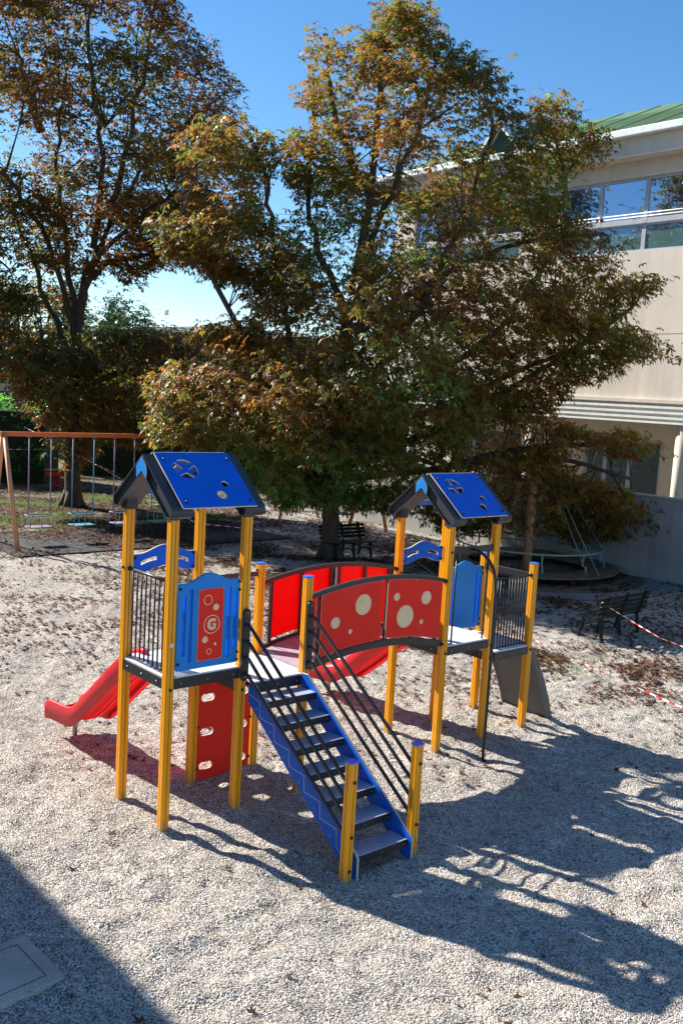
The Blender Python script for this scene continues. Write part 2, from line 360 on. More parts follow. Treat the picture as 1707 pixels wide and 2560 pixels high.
# ------------------------------------------------------------------ play structure
ps = empty('play_structure', O, AZ, 'climbing frame of yellow posts with two blue roofs, arched bridge and red slides', 'climbing frame')
B_ = 0.850; U3 = 0.845; U5 = 1.672; Q1 = 3.846; Q3 = 4.691; Q5 = 5.518
ZP, ZP2, ZQ, ZQ2 = 1.551, 1.357, 1.360, 1.163
def post(u, v, h, short=False, bolts=()):
    s = 0.047; c = 0.014; g = 0.003; d = 0.008
    half = [(s-c, s), (g, s), (g, s-d), (-g, s-d), (-g, s), (-s+c, s)]
    poly = []; gi = []
    for k in range(4):
        a = k*math.pi/2
        for i, (x, y) in enumerate(half):
            if i in (1, 2, 3): gi.append(len(poly))
            poly.append((x*math.cos(a)-y*math.sin(a), x*math.sin(a)+y*math.cos(a)))
    mb = MB(); n = len(poly)
    vs = [(p[0], p[1], z) for z in (-0.15, h) for p in poly]
    mb.v = vs
    for i in range(n):
        j = (i+1) % n; mb.f.append((i, j, n+j, n+i)); mb.m.append(1 if i in gi else 0); mb.sm.append(False)
    mb.f.append(tuple(n+i for i in range(n))); mb.m.append(0); mb.sm.append(False)
    o = mb.build('post', [M['yellow'], M['groove']], ps); o.location = (u, -v, 0)
    if short:
        cp = [(s-c+.004, s+.004), (-s+c-.004, s+.004)]; pl = []
        for k in range(4):
            a = k*math.pi/2
            for (x, y) in cp: pl.append((x*math.cos(a)-y*math.sin(a), x*math.sin(a)+y*math.cos(a)))
        cb = MB(); cb.prism(pl, 'z', h-0.002, h+0.014, 0); cb.build('post_cap', M['capblue'], o, bevel=0.003)
    if bolts:
        balls('bolt_cap', [(off, -s-0.006, z) if face == 'v' else (-s-0.006, off, z) for (face, off, z) in bolts], .017, M['bolt'], o)
    return o
bt = lambda *z: [('v', 0, a) for a in z]
post(0, 0, 3.11, bolts=[('u', 0, 2.48)]); p2 = post(0, B_, 3.11, bolts=bt(1.43)); post(U3, 0, 3.11); post(U3, B_, 3.11, bolts=bt(1.30))
post(U5, 0, 2.388, True, [('u', 0, 2.32)]); post(U5, B_, 2.388, True, bt(1.33))
post(Q1, 0, 2.86, bolts=bt(2.12)); post(Q1, B_, 2.86, bolts=bt(1.27, 2.52)); post(Q3, 0, 2.86); post(Q3, B_, 2.86, bolts=bt(1.27, 1.10))
post(Q5, 0, 2.256, True); post(Q5, B_, 2.256, True, bt(1.10))
post(U3+.0, 2.60, 1.105, True, bt(0.93, 0.42, 0.10)); post(U5, 2.60, 1.105, True, bt(0.93, 0.33))
st = MB(); st.prism(circ(0.0, 1.87, 0.022, 16), 'y', -0.050, -0.0475); st.build('sticker', M['white'], p2)

def deck(u0, u1, z, name='deck'):
    o = MB()
    for v in (0, B_): o.box((u0+.03, -v-.03*(1 if v else -1)-.012, z-.125), (u1-.03, -v-.03*(1 if v else -1)+.012, z-.018))
    for u in (u0, u1):
        s_ = -1 if u == u0 else 1
        o.box((u+s_*.03-.012, -B_+.03, z-.127), (u+s_*.03+.012, -.03, z-.020))
    o.box((u0+.05, -B_+.05, z-.06), (u1-.05, -.05, z-.022))
    for k in range(3):
        uu = u0+.12+(u1-u0-.24)*k/2; o.ball((uu, -B_-.045, z-.07), .008, 1)
        vv = .14+(B_-.28)*k/2; o.ball((u0-.045, -vv, z-.07), .008, 1)
    d = o.build(name, [M['steel'], M['zinc']], ps, bevel=0.003)
    a, c = .055, .055
    pl = [(u0+c, -.0+.035), (u1-c, .035), (u1-c, -a), (u1+.035, -a), (u1+.035, -B_+a), (u1-c, -B_+a), (u1-c, -B_-.035), (u0+c, -B_-.035), (u0+c, -B_+a), (u0-.035, -B_+a), (u0-.035, -a), (u0+c, -a)]
    f = MB(); f.prism(pl[::-1], 'z', z-.0175, z); f.build('floor_plate', M['floor'], d, bevel=0.002)
deck(0, U3, ZP); deck(U3+.075, U5, ZP2); deck(Q1, Q3, ZQ); deck(Q3+.075, Q5, ZQ2)

# barrier of thin vertical bars
def barrier(p, q_, z0, z1, n, name='bar_barrier'):
    mb = MB(); p = Vector(p); q_ = Vector(q_)
    a = lambda t, z: (p.x+(q_.x-p.x)*t, p.y+(q_.y-p.y)*t, z)
    mb.tube([a(0, z1), a(1, z1)], .017, 10); mb.tube([a(0.04, z0), a(.96, z0)], .010, 6)
    for i in range(n):
        t = .10+.80*i/(n-1); mb.tube([a(t, z0), a(t, z1)], .0105, 6)
    for t in (0.0, 1.0): mb.ball(a(t, z1), .028)
    return mb.build(name, M['steel'], ps)
barrier((0, -.05), (0, -B_+.05), ZP+.03, 2.468, 8)
barrier((Q3+.05, -B_), (Q5-.05, -B_), ZQ2+.03, 2.105, 11)
# end bar above the grey ramp, bar on the far side of the low deck
mb = MB(); mb.box((Q5-.02, -B_+.05, 2.04), (Q5+.012, -.05, 2.13)); mb.build('cross_bar', M['steel'], ps, bevel=.004)
mb = MB(); mb.box((U3+.05, -.015, 2.25), (U5-.05, .015, 2.30)); mb.build('cross_bar', M['steel'], ps, bevel=.004)

# blue front panel with red play plate and its twin at the far end
def hump(u0, u1, zb, zs, zt, n=24):
    top = []
    for i in range(n+1):
        t = i/n; top.append((u1-(u1-u0)*t, zs+(zt-zs)*(0.5-0.5*math.cos(2*math.pi*min(max((t-.12)/.76, 0), 1)))))
    return [(u0, zb+.02), (u0+.02, zb), (u1-.02, zb), (u1, zb+.02)] + top
def slot(u0, u1, z0, z1): return rrect(u0, z0, u1, z1, (u1-u0)/2-.0005, 5)
def blue_panel(u0, dz, v, label=None):
    k = u0-.066
    lo = [hump(k+.066, k+.785, 1.59+dz, 2.45+dz, 2.535+dz)]
    for a, b, c, d in ((.128,.163,1.735,2.32), (.203,.238,1.665,2.385), (.642,.678,1.665,2.385), (.722,.757,1.735,2.31)):
        lo.append(slot(k+a, k+b, c+dz, d+dz))
    o = plate('blue_panel', lo, .035, planeV(v), M['lblue'], ps, bev=.006)
    plate('backing_sheet', [rrect(k+.10, 1.62+dz, k+.77, 2.42+dz, .02)], .006, planeV(v-.006), M['lbluet'], o, bev=.001)
    balls('bolt_cap', [(k+a, -v-.022, z+dz) for a, z in ((.09, 2.40), (.775, 2.42), (.775, 2.34), (.09, 1.66), (.775, 1.62), (.775, 1.70))], .016, M['bolt'], o)
    return o
bp_ = blue_panel(.066, 0, .85)
rp = plate('red_plate', [rrect(.298, 1.665, .586, 2.38, .012)], .010, planeV(.873), [M['red'], M['edge']], ps)
VP = .8795
def disc(u, z, r, v, par, inner=None, name='cream_dot', n=28, mm=None):
    lo = [circ(u, z, r, n)] + ([circ(u, z, inner, n)] if inner else [])
    return plate(name, lo, .0015, planeV(v), mm or M['cream'], par, bev=.0002)
disc(.402, 2.269, .050, VP, rp, .043, 'cream_ring'); disc(.497, 2.190, .033, VP, rp); disc(.455, 2.022, .094, VP, rp, .086, 'cream_ring')
disc(.383, 1.874, .033, VP, rp); disc(.504, 1.819, .015, VP, rp); disc(.435, 1.750, .029, VP, rp, .023, 'cream_ring')
Gl = [(.052,.030),(.040,.052),(.006,.062),(-.034,.050),(-.052,.014),(-.048,-.030),(-.022,-.056),(.016,-.058),(.044,-.046),(.050,.006),(.002,.010),(.004,-.010),(.022,-.012),(.020,-.028),(.006,-.032),(-.012,-.022),(-.020,.000),(-.014,.024),(.006,.034),(.022,.022)]
plate('cream_letter', [[(.456+x, 2.022+y) for x, y in Gl]], .0015, planeV(VP), M['cream'], rp, bev=.0002)
balls('screw', [(a, -.879, z) for a, z in ((.312, 2.366), (.572, 2.366), (.572, 1.68), (.312, 1.68))], .006, M['zinc'], rp)
blue_panel(Q3+.066, ZQ2-ZP+.03, 0.0)

# wave boards above the slides
def wave(u0, dz):
    n = 20; top = []; bot = []
    for i in range(n+1):
        t = i/n; h = 0.5-0.5*math.cos(2*math.pi*min(max((t-.08)/.84, 0), 1)); u = u0+.055+.735*t
        top.append((u, 2.60+dz+.085*h)); bot.append((u, 2.40+dz+.065*h))
    def cs(a, b, za, zb):
        out = []
        for i in range(9): t = i/8; out.append((u0+a+(b-a)*t, za+(zb-za)*t+.018+.010*math.sin(math.pi*t)))
        for i in range(9): t = 1-i/8; out.append((u0+a+(b-a)*t, za+(zb-za)*t-.018+.010*math.sin(math.pi*t)))
        return out
    o = plate('wave_board', [bot+top[::-1], cs(.145, .325, 2.50+dz, 2.545+dz), cs(.52, .70, 2.545+dz, 2.50+dz)], .022, planeV(0.0), [M['blue'], M['edge']], ps)
    balls('bolt_cap', [(u0+a, -.016, z+dz) for a, z in ((.075, 2.56), (.765, 2.575), (.765, 2.43), (.075, 2.44))], .018, M['bolt'], o)
wave(0, 0); wave(Q1, -.182)

# red climbing wall
lo = [rrect(U3+.062, .0, U5-.058, 1.33, .004)]
for c in (1.03, 1.487):
    for z in (.94, .55, .16): lo.append(rrect(c-.083, z-.042, c+.083, z+.042, .038))
cw = plate('climbing_wall', lo, .020, planeV(0.0), [M['red'], M['edge']], ps)
balls('bolt_cap', [(a, -.02, z) for a in (.905, 1.605) for z in (.15, .62, 1.1)], .016, M['bolt'], cw)

# pitched roofs
def roof(u0, zt):       # zt = height added to the first roof
    ro_ = ps; RL = (u0, 0, zt)
    A = (.425, 3.655)
    slope = math.atan2(3.655-3.20, .555)
    def arm(side):      # outline of one arm in (v,z), side -1 = v small
        sgn = side; d = Vector((sgn*math.cos(slope), -math.sin(slope))); n = Vector((sgn*math.sin(slope), math.cos(slope)))
        Ap = Vector(A); L = .70; th = .145
        pts = [Ap, Ap + d*L]
        th = .138; cen = Ap + d*L - n*(th/2)
        for k in range(1, 10):
            a = k/10*math.pi; pts.append(cen + n*(th/2*math.cos(a)) + d*(th/2*math.sin(a)))
        pts.append(Ap + d*L - n*th)
        inner = Vector((A[0], A[1]-th/math.cos(slope)))
        pts.append(inner)
        return [tuple(p) for p in pts], d, n, Ap
    for (ua, ub, face) in ((-.112, .125, -1), (.720, .957, 1)):
        mb = MB()
        for side in (-1, 1):
            pl, d, n, Ap = arm(side)
            y = [(-p[0], p[1]) for p in pl]
            # recessed web and proud rim
            mb.prism(y, 'x', ua+.034, ub-.034)
            rim = []
            npt = len(pl)
            for w0, w1 in ((ua, ua+.0345), (ub-.0345, ub)):
                ring_in = []
                c = Vector((sum(p[0] for p in pl)/npt, sum(p[1] for p in pl)/npt))
                # offset outline inwards by 14 mm
                P2 = [Vector(p) for p in pl]
                for i in range(npt):
                    a = P2[i]-P2[i-1]; b = P2[(i+1) % npt]-P2[i]
                    na = Vector((-a.y, a.x)).normalized(); nb = Vector((-b.y, b.x)).normalized()
                    nn = (na+nb); nn = nn.normalized() if nn.length > 1e-6 else na
                    if (c-P2[i]).dot(nn) < 0: nn = -nn
                    ring_in.append(P2[i]+nn*.013/max(.5, abs(nn.dot(na))))
                k = len(mb.v)
                for w in (w0, w1):
                    for p in P2: mb.v.append((w, -p.x, p.y))
                    for p in ring_in: mb.v.append((w, -p.x, p.y))
                for i in range(npt):
                    j = (i+1) % npt
                    for f in ((k+i, k+j, k+npt+j, k+npt+i), (k+2*npt+i, k+2*npt+j, k+3*npt+j, k+3*npt+i), (k+i, k+j, k+2*npt+j, k+2*npt+i), (k+npt+i, k+npt+j, k+3*npt+j, k+3*npt+i)):
                        mb.f.append(f); mb.m.append(0); mb.sm.append(False)
            # rolled eave closed along the frame, socket on the post
        for vv in (0, B_):
            uc = 0 if face < 0 else U3
            mb.box((uc-.058, -vv-.058, 3.072), (uc+.058, -vv+.058, 3.24))
        f = mb.build('gable_frame', M['dark'], ro_, loc=RL)
        # blue gable plate
        uu = ua-.006 if face < 0 else ub+.006
        plate('gable_plate', [[(.325, 3.515), (.335, 3.545), (.425, 3.635), (.515, 3.545), (.525, 3.495), (.515, 3.425), (.425, 3.500), (.335, 3.425)]], .010, planeU(uu), [M['lblue'], M['edge']], f)
    # sheets on both slopes
    for side in (1, -1):
        d = Vector((0, -side*math.cos(slope), -math.sin(slope))); n = Vector((0, -side*math.sin(slope), math.cos(slope)))
        org = Vector((0, -A[0], A[1])) + d*.015 + n*.020
        L = .735
        mx = Matrix(((1, d.x, n.x, org.x), (0, d.y, n.y, org.y), (0, d.z, n.z, org.z), (0, 0, 0, 1)))
        lo = [rrect(-.005, -.01, .838, L, .006)]
        cx, cy, r, g = .25, .22, .128, .020
        for qd in range(4):
            a0 = qd*90+(45 if u0 > 1 else 12)
            if 1:
                # quadrant segments: arc piece between two spokes, narrowing to the hub
                pts = []
                for i in range(9):
                    a = R(a0-36+72*i/8); pts.append((cx+r*math.cos(a), cy+r*math.sin(a)))
                a = R(a0); hub = .034 if qd % 2 == 0 else .05
                pts.append((cx+hub*math.cos(a), cy+hub*math.sin(a)))
                lo.append(pts)
        lo.append(circ(.60, .43, .038, 18)); lo.append(circ(.50, .575, .050, 22))
        o = plate('roof_panel', lo, .016, mx, [M['blue'], M['edge']], ro_); o.location = RL
        balls('bolt_cap', [mx @ Vector((a, b, .012)) for a, b in ((.06, .09), (.79, .09), (.06, .66), (.79, .66))], .017, M['bolt'], o)
    tie = MB(); tie.box((.10, -.425-.03, 3.42), (.745, -.425+.03, 3.47)); tie.build('ridge_beam', M['dark'], ro_, loc=RL)
    return ro_
roof(0, 0); roof(Q1, -.243)

# arched bridge
Lb = (Q1-U5)/2; cb_ = (Q1+U5)/2
arc = lambda u, zc, ze: zc-(zc-ze)*((u-cb_)/Lb)**2
def bridge():
    br = ps
    us = [U5+.03+(Q1-U5-.06)*i/24 for i in range(25)]
    for v in (0.0, B_):
        mb = MB()
        for (zc, ze, h, w) in ((2.318, 2.185, .050, .026), (1.560, 1.420, .076, .022)):
            k = len(mb.v)
            for u in us:
                t = arc(u, zc, ze)
                for (dv, dz) in ((-w, 0), (w, 0), (w, -h), (-w, -h)): mb.v.append((u, -v+dv, t+dz))
            for i in range(24):
                for j in range(4):
                    j2 = (j+1) % 4; mb.f.append((k+i*4+j, k+i*4+j2, k+i*4+4+j2, k+i*4+4+j)); mb.m.append(0); mb.sm.append(False)
            mb.f.append((k, k+1, k+2, k+3)); mb.m.append(0); mb.sm.append(False); mb.f.append((k+96, k+97, k+98, k+99)); mb.m.append(0); mb.sm.append(False)
        f = mb.build('bridge_rail', M['brown'], br, bevel=.004)
        for u in (1.835, 2.275, 2.722, 2.846, 3.27, 3.69):
            st_ = MB(); st_.box((u-.022, -v-.012, arc(u, 1.560, 1.420)-.03), (u+.022, -v+.012, arc(u, 2.318, 2.185)-.02)); st_.build('stile', M['brown'], f)
        balls('bolt_cap', [(u, -v-.04, z) for u in (U5+.05, Q1-.05) for z in (2.17, 1.39)], .018, M['bolt'], f)
        vp = v+.030 if v else v-.030
        for (a, b) in ((1.850, 2.747), (2.823, 3.735)):
            n = 12; lo = [(a+(b-a)*i/n, arc(a+(b-a)*i/n, 1.585, 1.445)) for i in range(n+1)] + [(b-(b-a)*i/n, arc(b-(b-a)*i/n, 2.268, 2.140)) for i in range(n+1)]
            pn = plate('bridge_panel', [lo], .012, planeV(vp), [M['red'] if v else M['redt'], M['edge']], br)
            if v: balls('screw', [(a+(b-a)*t, -vp-.007, z_(a+(b-a)*t)) for t in (.03, .5, .97) for z_ in (lambda u: arc(u, 1.605, 1.465), lambda u: arc(u, 2.252, 2.122))], .005, M['zinc'], pn)
            if v:
                for (u, z, r) in ((2.455,2.018,.118),(2.055,1.854,.064),(2.280,1.731,.028)) if a < 2 else ((2.972,2.056,.046),(3.460,2.000,.081),(3.125,1.810,.134),(3.401,1.714,.029)):
                    disc(u, z, r, vp+.0072, pn, n=36)
    fl = MB(); k = 13
    for i in range(k):
        a = us[0]-.02+(us[-1]-us[0]+.04)*i/k; b = us[0]-.02+(us[-1]-us[0]+.04)*(i+.93)/k
        za, zb = arc(a, 1.535, 1.385), arc(b, 1.535, 1.385)
        fl.add([(a,-B_+.03,za),(b,-B_+.03,zb),(b,-.03,zb),(a,-.03,za),(a,-B_+.03,za-.03),(b,-B_+.03,zb-.03),(b,-.03,zb-.03),(a,-.03,za-.03)], [(0,1,2,3),(7,6,5,4),(0,4,5,1),(1,5,6,2),(2,6,7,3),(3,7,4,0)])
    fl.build('bridge_floor', M['mauve'], br)
bridge()

# staircase
def stairs():
    sr = ps
    outl = [(.905, 1.365), (1.0, 1.372), (2.645, .235), (2.67, .20), (2.67, -.05), (2.63, -.05), (.905, 1.165)]
    for u in (.928, 1.615):
        o = plate('stringer', [outl], .022, planeU(u), [M['wblue'], M['edge']], sr)
        if u < 1:
            # engraved zigzag line on the outer face
            z_ = [(.91, 1.255)]
            for k in range(6):
                v0 = 1.11+.2505*k; z0 = 1.215-.169*k
                z_ += [(v0, z0), (v0+.013, z0-.155)]
            z_ += [(2.365, .372), (2.38, .197), (2.56, .10)]
            mb = MB()
            for p, q_ in zip(z_[:-1], z_[1:]):
                d = Vector((q_[0]-p[0], q_[1]-p[1])); n = Vector((-d.y, d.x)).normalized()*.003
                pts = [(p[0]-n.x, p[1]-n.y), (q_[0]-n.x, q_[1]-n.y), (q_[0]+n.x, q_[1]+n.y), (p[0]+n.x, p[1]+n.y)]
                mb.prism([(-a, b) for a, b in pts], 'x', u-.0125, u-.0105)
            mb.build('engraved_line', M['edge'], o)
            balls('screw', [(u-.012, -(c_+.2435*k), d_-.1715*k) for k in range(7) for c_, d_ in ((1.06, 1.135), (.93, 1.155))], .008, M['zinc'], o)
    for k in range(7):
        v = 1.158+.2435*k; z = 1.224-.1715*k
        mb = MB(); mb.box((.941, -v, z-.075), (1.602, -v+.022, z-.004)); mb.box((.941, -v+.022, z-.030), (1.602, -v+.235, z-.006))
        for a in (.98, 1.27, 1.56): mb.ball((a, -v-.001, z-.04), .006, 1)
        s = mb.build('step', [M['steel'], M['zinc']], sr)
        t = MB(); t.box((.945, -v+.002, z-.0055), (1.598, -v+.232, z)); t.build('tread', M['tread'], s, bevel=.002)
    # handrails
    for u in (U3, U5):
        h = plate('rail_plate', [rrect(u-.045, 1.395, u+.045, 2.145, .044)], .030, planeV(.918), M['bolt'], ps, bev=.006)
        for za, zb in ((1.99, .925), (1.82, .765), (1.655, .60), (1.485, .44)):
            mb = MB(); mb.tube([(u, -.945, za), (u, -.99, za-.02), (u, -2.555, zb-.03)], .018, 4, r2=.018); mb.build('rail_bar', M['steel'], h)
        balls('screw', [(u, -.935, 2.10), (u, -.935, 1.44)], .008, M['zinc'], h)
stairs()

# slides
def slide(uc, zd, vend):
    rim = [(-.06, zd+.06), (-.02, zd+.06), (.14, zd+.02), (.42, zd-.11)]
    zbot = .50; vb = .42 + (zd-.11-.585)/.81
    rim += [(vb, .585), (vb+.10, .515), (vb+.24, .488), (vend-.12, .452), (vend-.03, .42), (vend, .385)]
    def dens(r):
        out = []
        for i in range(len(r)-1):
            n = 8 if r[i+1][0]-r[i][0] > .3 else 3
            for k in range(n): t = k/n; out.append((r[i][0]+(r[i+1][0]-r[i][0])*t, r[i][1]+(r[i+1][1]-r[i][1])*t))
        return out+[r[-1]]
    rim = dens(rim)
    # smooth
    for _ in range(2):
        rim = [rim[0]]+[((rim[i-1][0]+2*rim[i][0]+rim[i+1][0])/4, (rim[i-1][1]+2*rim[i][1]+rim[i+1][1])/4) for i in range(1, len(rim)-1)]+[rim[-1]]
    prof = [(-.275,-.27),(-.275,-.03),(-.268,-.008),(-.25,0),(-.232,-.004),(-.22,-.02),(-.205,-.10),(-.18,-.155),(-.13,-.18),(-.06,-.186),(0,-.188)]
    prof = prof + [(-a, b) for a, b in prof[-2::-1]]
    under = [(.262,-.27),(.258,-.10),(.21,-.195),(.07,-.205),(.06,-.222),(.03,-.222),(.02,-.208),(-.02,-.208),(-.03,-.222),(-.06,-.222),(-.07,-.205),(-.21,-.195),(-.258,-.10),(-.262,-.27)]
    P = prof+under; n = len(P); mb = MB(); m_ = len(rim)
    for i, (v, z) in enumerate(rim):
        k = 1.0 if i < m_-3 else (.93, .80, .55)[i-(m_-3)]
        for (du, dz) in P:
            du = du*.93
            tt = min(max((v-vb+.25)/.5, 0), 1); fl = 1.06-.20*tt*tt*(3-2*tt)
            mb.v.append((uc+du, v, z+dz*fl*k))
    for i in range(m_-1):
        for j in range(n):
            j2 = (j+1) % n; mb.f.append((i*n+j, (i+1)*n+j, (i+1)*n+j2, i*n+j2)); mb.m.append(0); mb.sm.append(True)
    for e in (0, m_-1):
        for j in range(n//2-1):
            mb.f.append((e*n+j, e*n+j+1, e*n+n-2-j, e*n+n-1-j)); mb.m.append(0); mb.sm.append(False)
    o = mb.build('slide', M['sred'], ps)
    lg = MB(); lg.tube([(uc, vend-.32, -.08), (uc, vend-.32, .29)], .03, 8); lg.build('support_leg', mat('galvanised_leg', (.35,.34,.32), .4, .6), o)
slide(U3/2, ZP, 2.27); slide(Q1+U3/2, ZQ, 2.03)

# grey moulded climbing ramp
def ramp():
    cl = [(Q5+.035, 1.19), (Q5+.10, 1.12), (5.70, 1.03), (5.83, .84), (5.99, .57), (6.12, .29), (6.22, .03), (6.25, -.08)]
    mb = MB(); th = .045
    sec = [(.815, 0), (.815, -.0), (.775, .0), (.765, -.03), (.06, -.03), (.05, 0), (.02, 0), (.02, -.10), (.06, -.075), (.765, -.075), (.815, -.10)]
    sec = [(.815, .02), (.775, .02), (.765, -.02), (.06, -.02), (.05, .02), (.015, .02), (.015, -.09), (.06, -.06), (.765, -.06), (.815, -.09)]
    n = len(sec)
    for i, (u, z) in enumerate(cl):
        a = Vector(cl[max(i-1, 0)]); b = Vector(cl[min(i+1, len(cl)-1)]); d = (b-a).normalized(); nn = Vector((-d.y, d.x))
        for (v, h) in sec: mb.v.append((u+nn.x*h, -v, z+nn.y*h))
    for i in range(len(cl)-1):
        for j in range(n):
            j2 = (j+1) % n; mb.f.append((i*n+j, i*n+j2, (i+1)*n+j2, (i+1)*n+j)); mb.m.append(0); mb.sm.append(False)
    o = mb.build('climbing_ramp', M['grey'], ps)
    balls('foothold', [(u, -v, z) for u, z, v in ((5.83, .79, .25), (5.83, .79, .6), (6.05, .38, .25), (6.05, .38, .6))], .032, M['bolt'], o)
ramp()

# fireman's pole with its beam and entrance bars
mb = MB(); mb.box((Q1+.05, -B_-.012, 2.485), (Q3-.05, -B_+.012, 2.565))
fb = mb.build('pole_beam', M['steel'], ps, bevel=.004)
for u in (3.99, 4.565):
    mb = MB(); mb.tube([(u, -B_, ZQ), (u, -B_, 2.49)], .012, 8); mb.build('entrance_bar', M['steel'], ps)
pts = [(4.27, -B_-.02, 2.525), (4.27, -.93, 2.52), (4.27, -1.02, 2.49), (4.27, -1.12, 2.43), (4.27, -1.20, 2.34), (4.265, -1.25, 2.22), (4.26, -1.27, 2.05), (4.26, -1.275, 1.2), (4.25, -1.275, -.12)]
mb = MB(); mb.tube(pts, .0185, 10); mb.build('slide_pole', M['steel'], ps)

# ------------------------------------------------------------------ trees
def inside(poly, x, z):
    poly = np.array(poly); x = np.asarray(x); z = np.asarray(z); c = np.zeros(x.shape, bool); n = len(poly); j = n-1
    for i in range(n):
        xi, zi = poly[i]; xj, zj = poly[j]
        cond = ((zi > z) != (zj > z)) & (x < (xj-xi)*(z-zi)/(zj-zi+1e-12)+xi); c ^= cond; j = i
    return c
def span(poly, x, z):
    """left and right limit of the outline at height z around x"""
    xs = []; n = len(poly)
    for i in range(n):
        (xa, za), (xb, zb) = poly[i], poly[(i+1) % n]
        if (za > z) != (zb > z): xs.append(xa+(xb-xa)*(z-za)/(zb-za))
    xs.sort()
    for a, b in zip(xs[::2], xs[1::2]):
        if a <= x <= b: return a, b
    return None
def inset(poly, x, z):
    P = np.array(poly); Q = np.roll(P, -1, 0); d = Q-P; L2 = (d**2).sum(1)+1e-9
    w = np.stack([x, z], -1)[:, None]-P; t = np.clip((w*d).sum(-1)/L2, 0, 1); return np.sqrt((((w-t[..., None]*d))**2).sum(-1).min(1))
def leaf_mat(name, stops, trans=0.45, scale=0.9, rough=0.42):
    m = bpy.data.materials.new(name); m.use_nodes = True; nt = m.node_tree; nt.nodes.clear(); L = nt.links.new
    out = N(nt, 'ShaderNodeOutputMaterial'); at = N(nt, 'ShaderNodeAttribute'); at.attribute_name = 'tone'
    cr = N(nt, 'ShaderNodeValToRGB'); el = cr.color_ramp.elements
    el[0].position, el[0].color = stops[0][0], (*stops[0][1], 1); el[1].position, el[1].color = stops[-1][0], (*stops[-1][1], 1)
    for p, c in stops[1:-1]: e = el.new(p); e.color = (*c, 1)
    L(at.outputs['Fac'], cr.inputs[0])
    b = N(nt, 'ShaderNodeBsdfPrincipled'); b.inputs['Roughness'].default_value = rough; b.inputs['Specular IOR Level'].default_value = .5
    L(cr.outputs[0], b.inputs['Base Color'])
    hs = N(nt, 'ShaderNodeHueSaturation'); hs.inputs['Saturation'].default_value = 1.0; hs.inputs['Value'].default_value = 1.8; L(cr.outputs[0], hs.inputs['Color'])
    t = N(nt, 'ShaderNodeBsdfTranslucent'); L(hs.outputs[0], t.inputs['Color'])
    ms = N(nt, 'ShaderNodeMixShader'); ms.inputs[0].default_value = trans; L(b.outputs[0], ms.inputs[1]); L(t.outputs[0], ms.inputs[2]); L(ms.outputs[0], out.inputs['Surface'])
    return m
M['bark'] = mat('bark', (0.075, 0.055, 0.038), 0.9, var=0.35, vscale=5, bump=1.0, bscale=18)

def leaf_mesh(name, C, A, k, length, width, droop, tone, r, mtl, parent=None):
    """C: cluster points, A: outward direction of each; k leaflets per cluster, each a folded leaf of 2 quads (4 tris as 2 quads)"""
    n = len(C)
    # random frame per cluster: spread plane roughly horizontal, tilted outwards
    up = np.array([0, 0, 1.0]) + r.normal(0, .45, (n, 3)) + A*0.5; up /= np.linalg.norm(up, axis=1, keepdims=True)
    t = np.cross(up, r.normal(0, 1, (n, 3))); t /= np.linalg.norm(t, axis=1, keepdims=True); bt_ = np.cross(up, t)
    ang = (np.arange(k)/k*2*np.pi)[None, :]*0.86 + r.uniform(0, 6.28, (n, 1)) + r.normal(0, .18, (n, k))
    d = t[:, None]*np.cos(ang)[..., None] + bt_[:, None]*np.sin(ang)[..., None]            # n,k,3
    s_ = np.cross(np.repeat(up[:, None], k, 1), d)
    ln = (length*r.uniform(.6, 1.25, (n, k)))[..., None]; wd = (width*r.uniform(.6, 1.25, (n, k)))[..., None]
    dr = (droop*r.uniform(.3, 1.7, (n, k)))[..., None]; down = np.array([0, 0, -1.0])
    fold = up[:, None]*wd*.35*r.uniform(.2, 1.4, (n, k))[..., None]
    base = C[:, None] + d*ln*.08
    mid = C[:, None] + d*ln*.58 + down*ln*dr*.35
    tip = C[:, None] + d*ln*.95 + down*ln*dr
    curl = r.normal(0, .25, (n, k))[..., None]
    m1 = mid + s_*wd + fold; m2 = mid - s_*wd + fold + down*ln*curl*.4
    V = np.stack([base, m1, tip, m2, mid], 2).reshape(-1, 3)
    q = np.arange(n*k)[:, None]*5
    F = np.concatenate([q+[0, 1, 4], q+[4, 1, 2], q+[0, 4, 3], q+[4, 2, 3]], 1).reshape(-1, 3).astype(np.int32)
    me = bpy.data.meshes.new(name); me.vertices.add(len(V)); me.vertices.foreach_set('co', V.astype(np.float32).ravel())
    me.loops.add(F.size); me.loops.foreach_set('vertex_index', F.ravel()); me.polygons.add(len(F)); me.polygons.foreach_set('loop_start', np.arange(0, F.size, 3, dtype=np.int32))
    a = me.attributes.new('tone', 'FLOAT', 'POINT')
    tn = np.repeat(np.clip(tone[:, None] + r.normal(0, .21, (n, k)), 0, 1), 5, 1).ravel(); a.data.foreach_set('value', tn.astype(np.float32))
    me.update(); me.materials.append(mtl)
    return link(name, me, parent)

def limb(mb, pts, r0, r1, n=7, seg=5, wob=.05, r=random):
    P = [Vector(p) for p in pts]; out = []
    for i in range(len(P)-1):
        for k in range(seg):
            t = k/seg; out.append(P[i].lerp(P[i+1], t))
    out.append(P[-1])
    for _ in range(3): out = [out[0]]+[(out[i-1]+out[i]*2+out[i+1])/4 for i in range(1, len(out)-1)]+[out[-1]]
    out = [out[0]]+[p+Vector((r.gauss(0, wob), r.gauss(0, wob), 0)) for p in out[1:-1]]+[out[-1]]
    m_ = len(out); tp = [r0+(r1-r0)*(i/(m_-1))**.8 for i in range(m_)]
    mb.tube(out, r0, n, 0, cap=True, taper=tp); return out

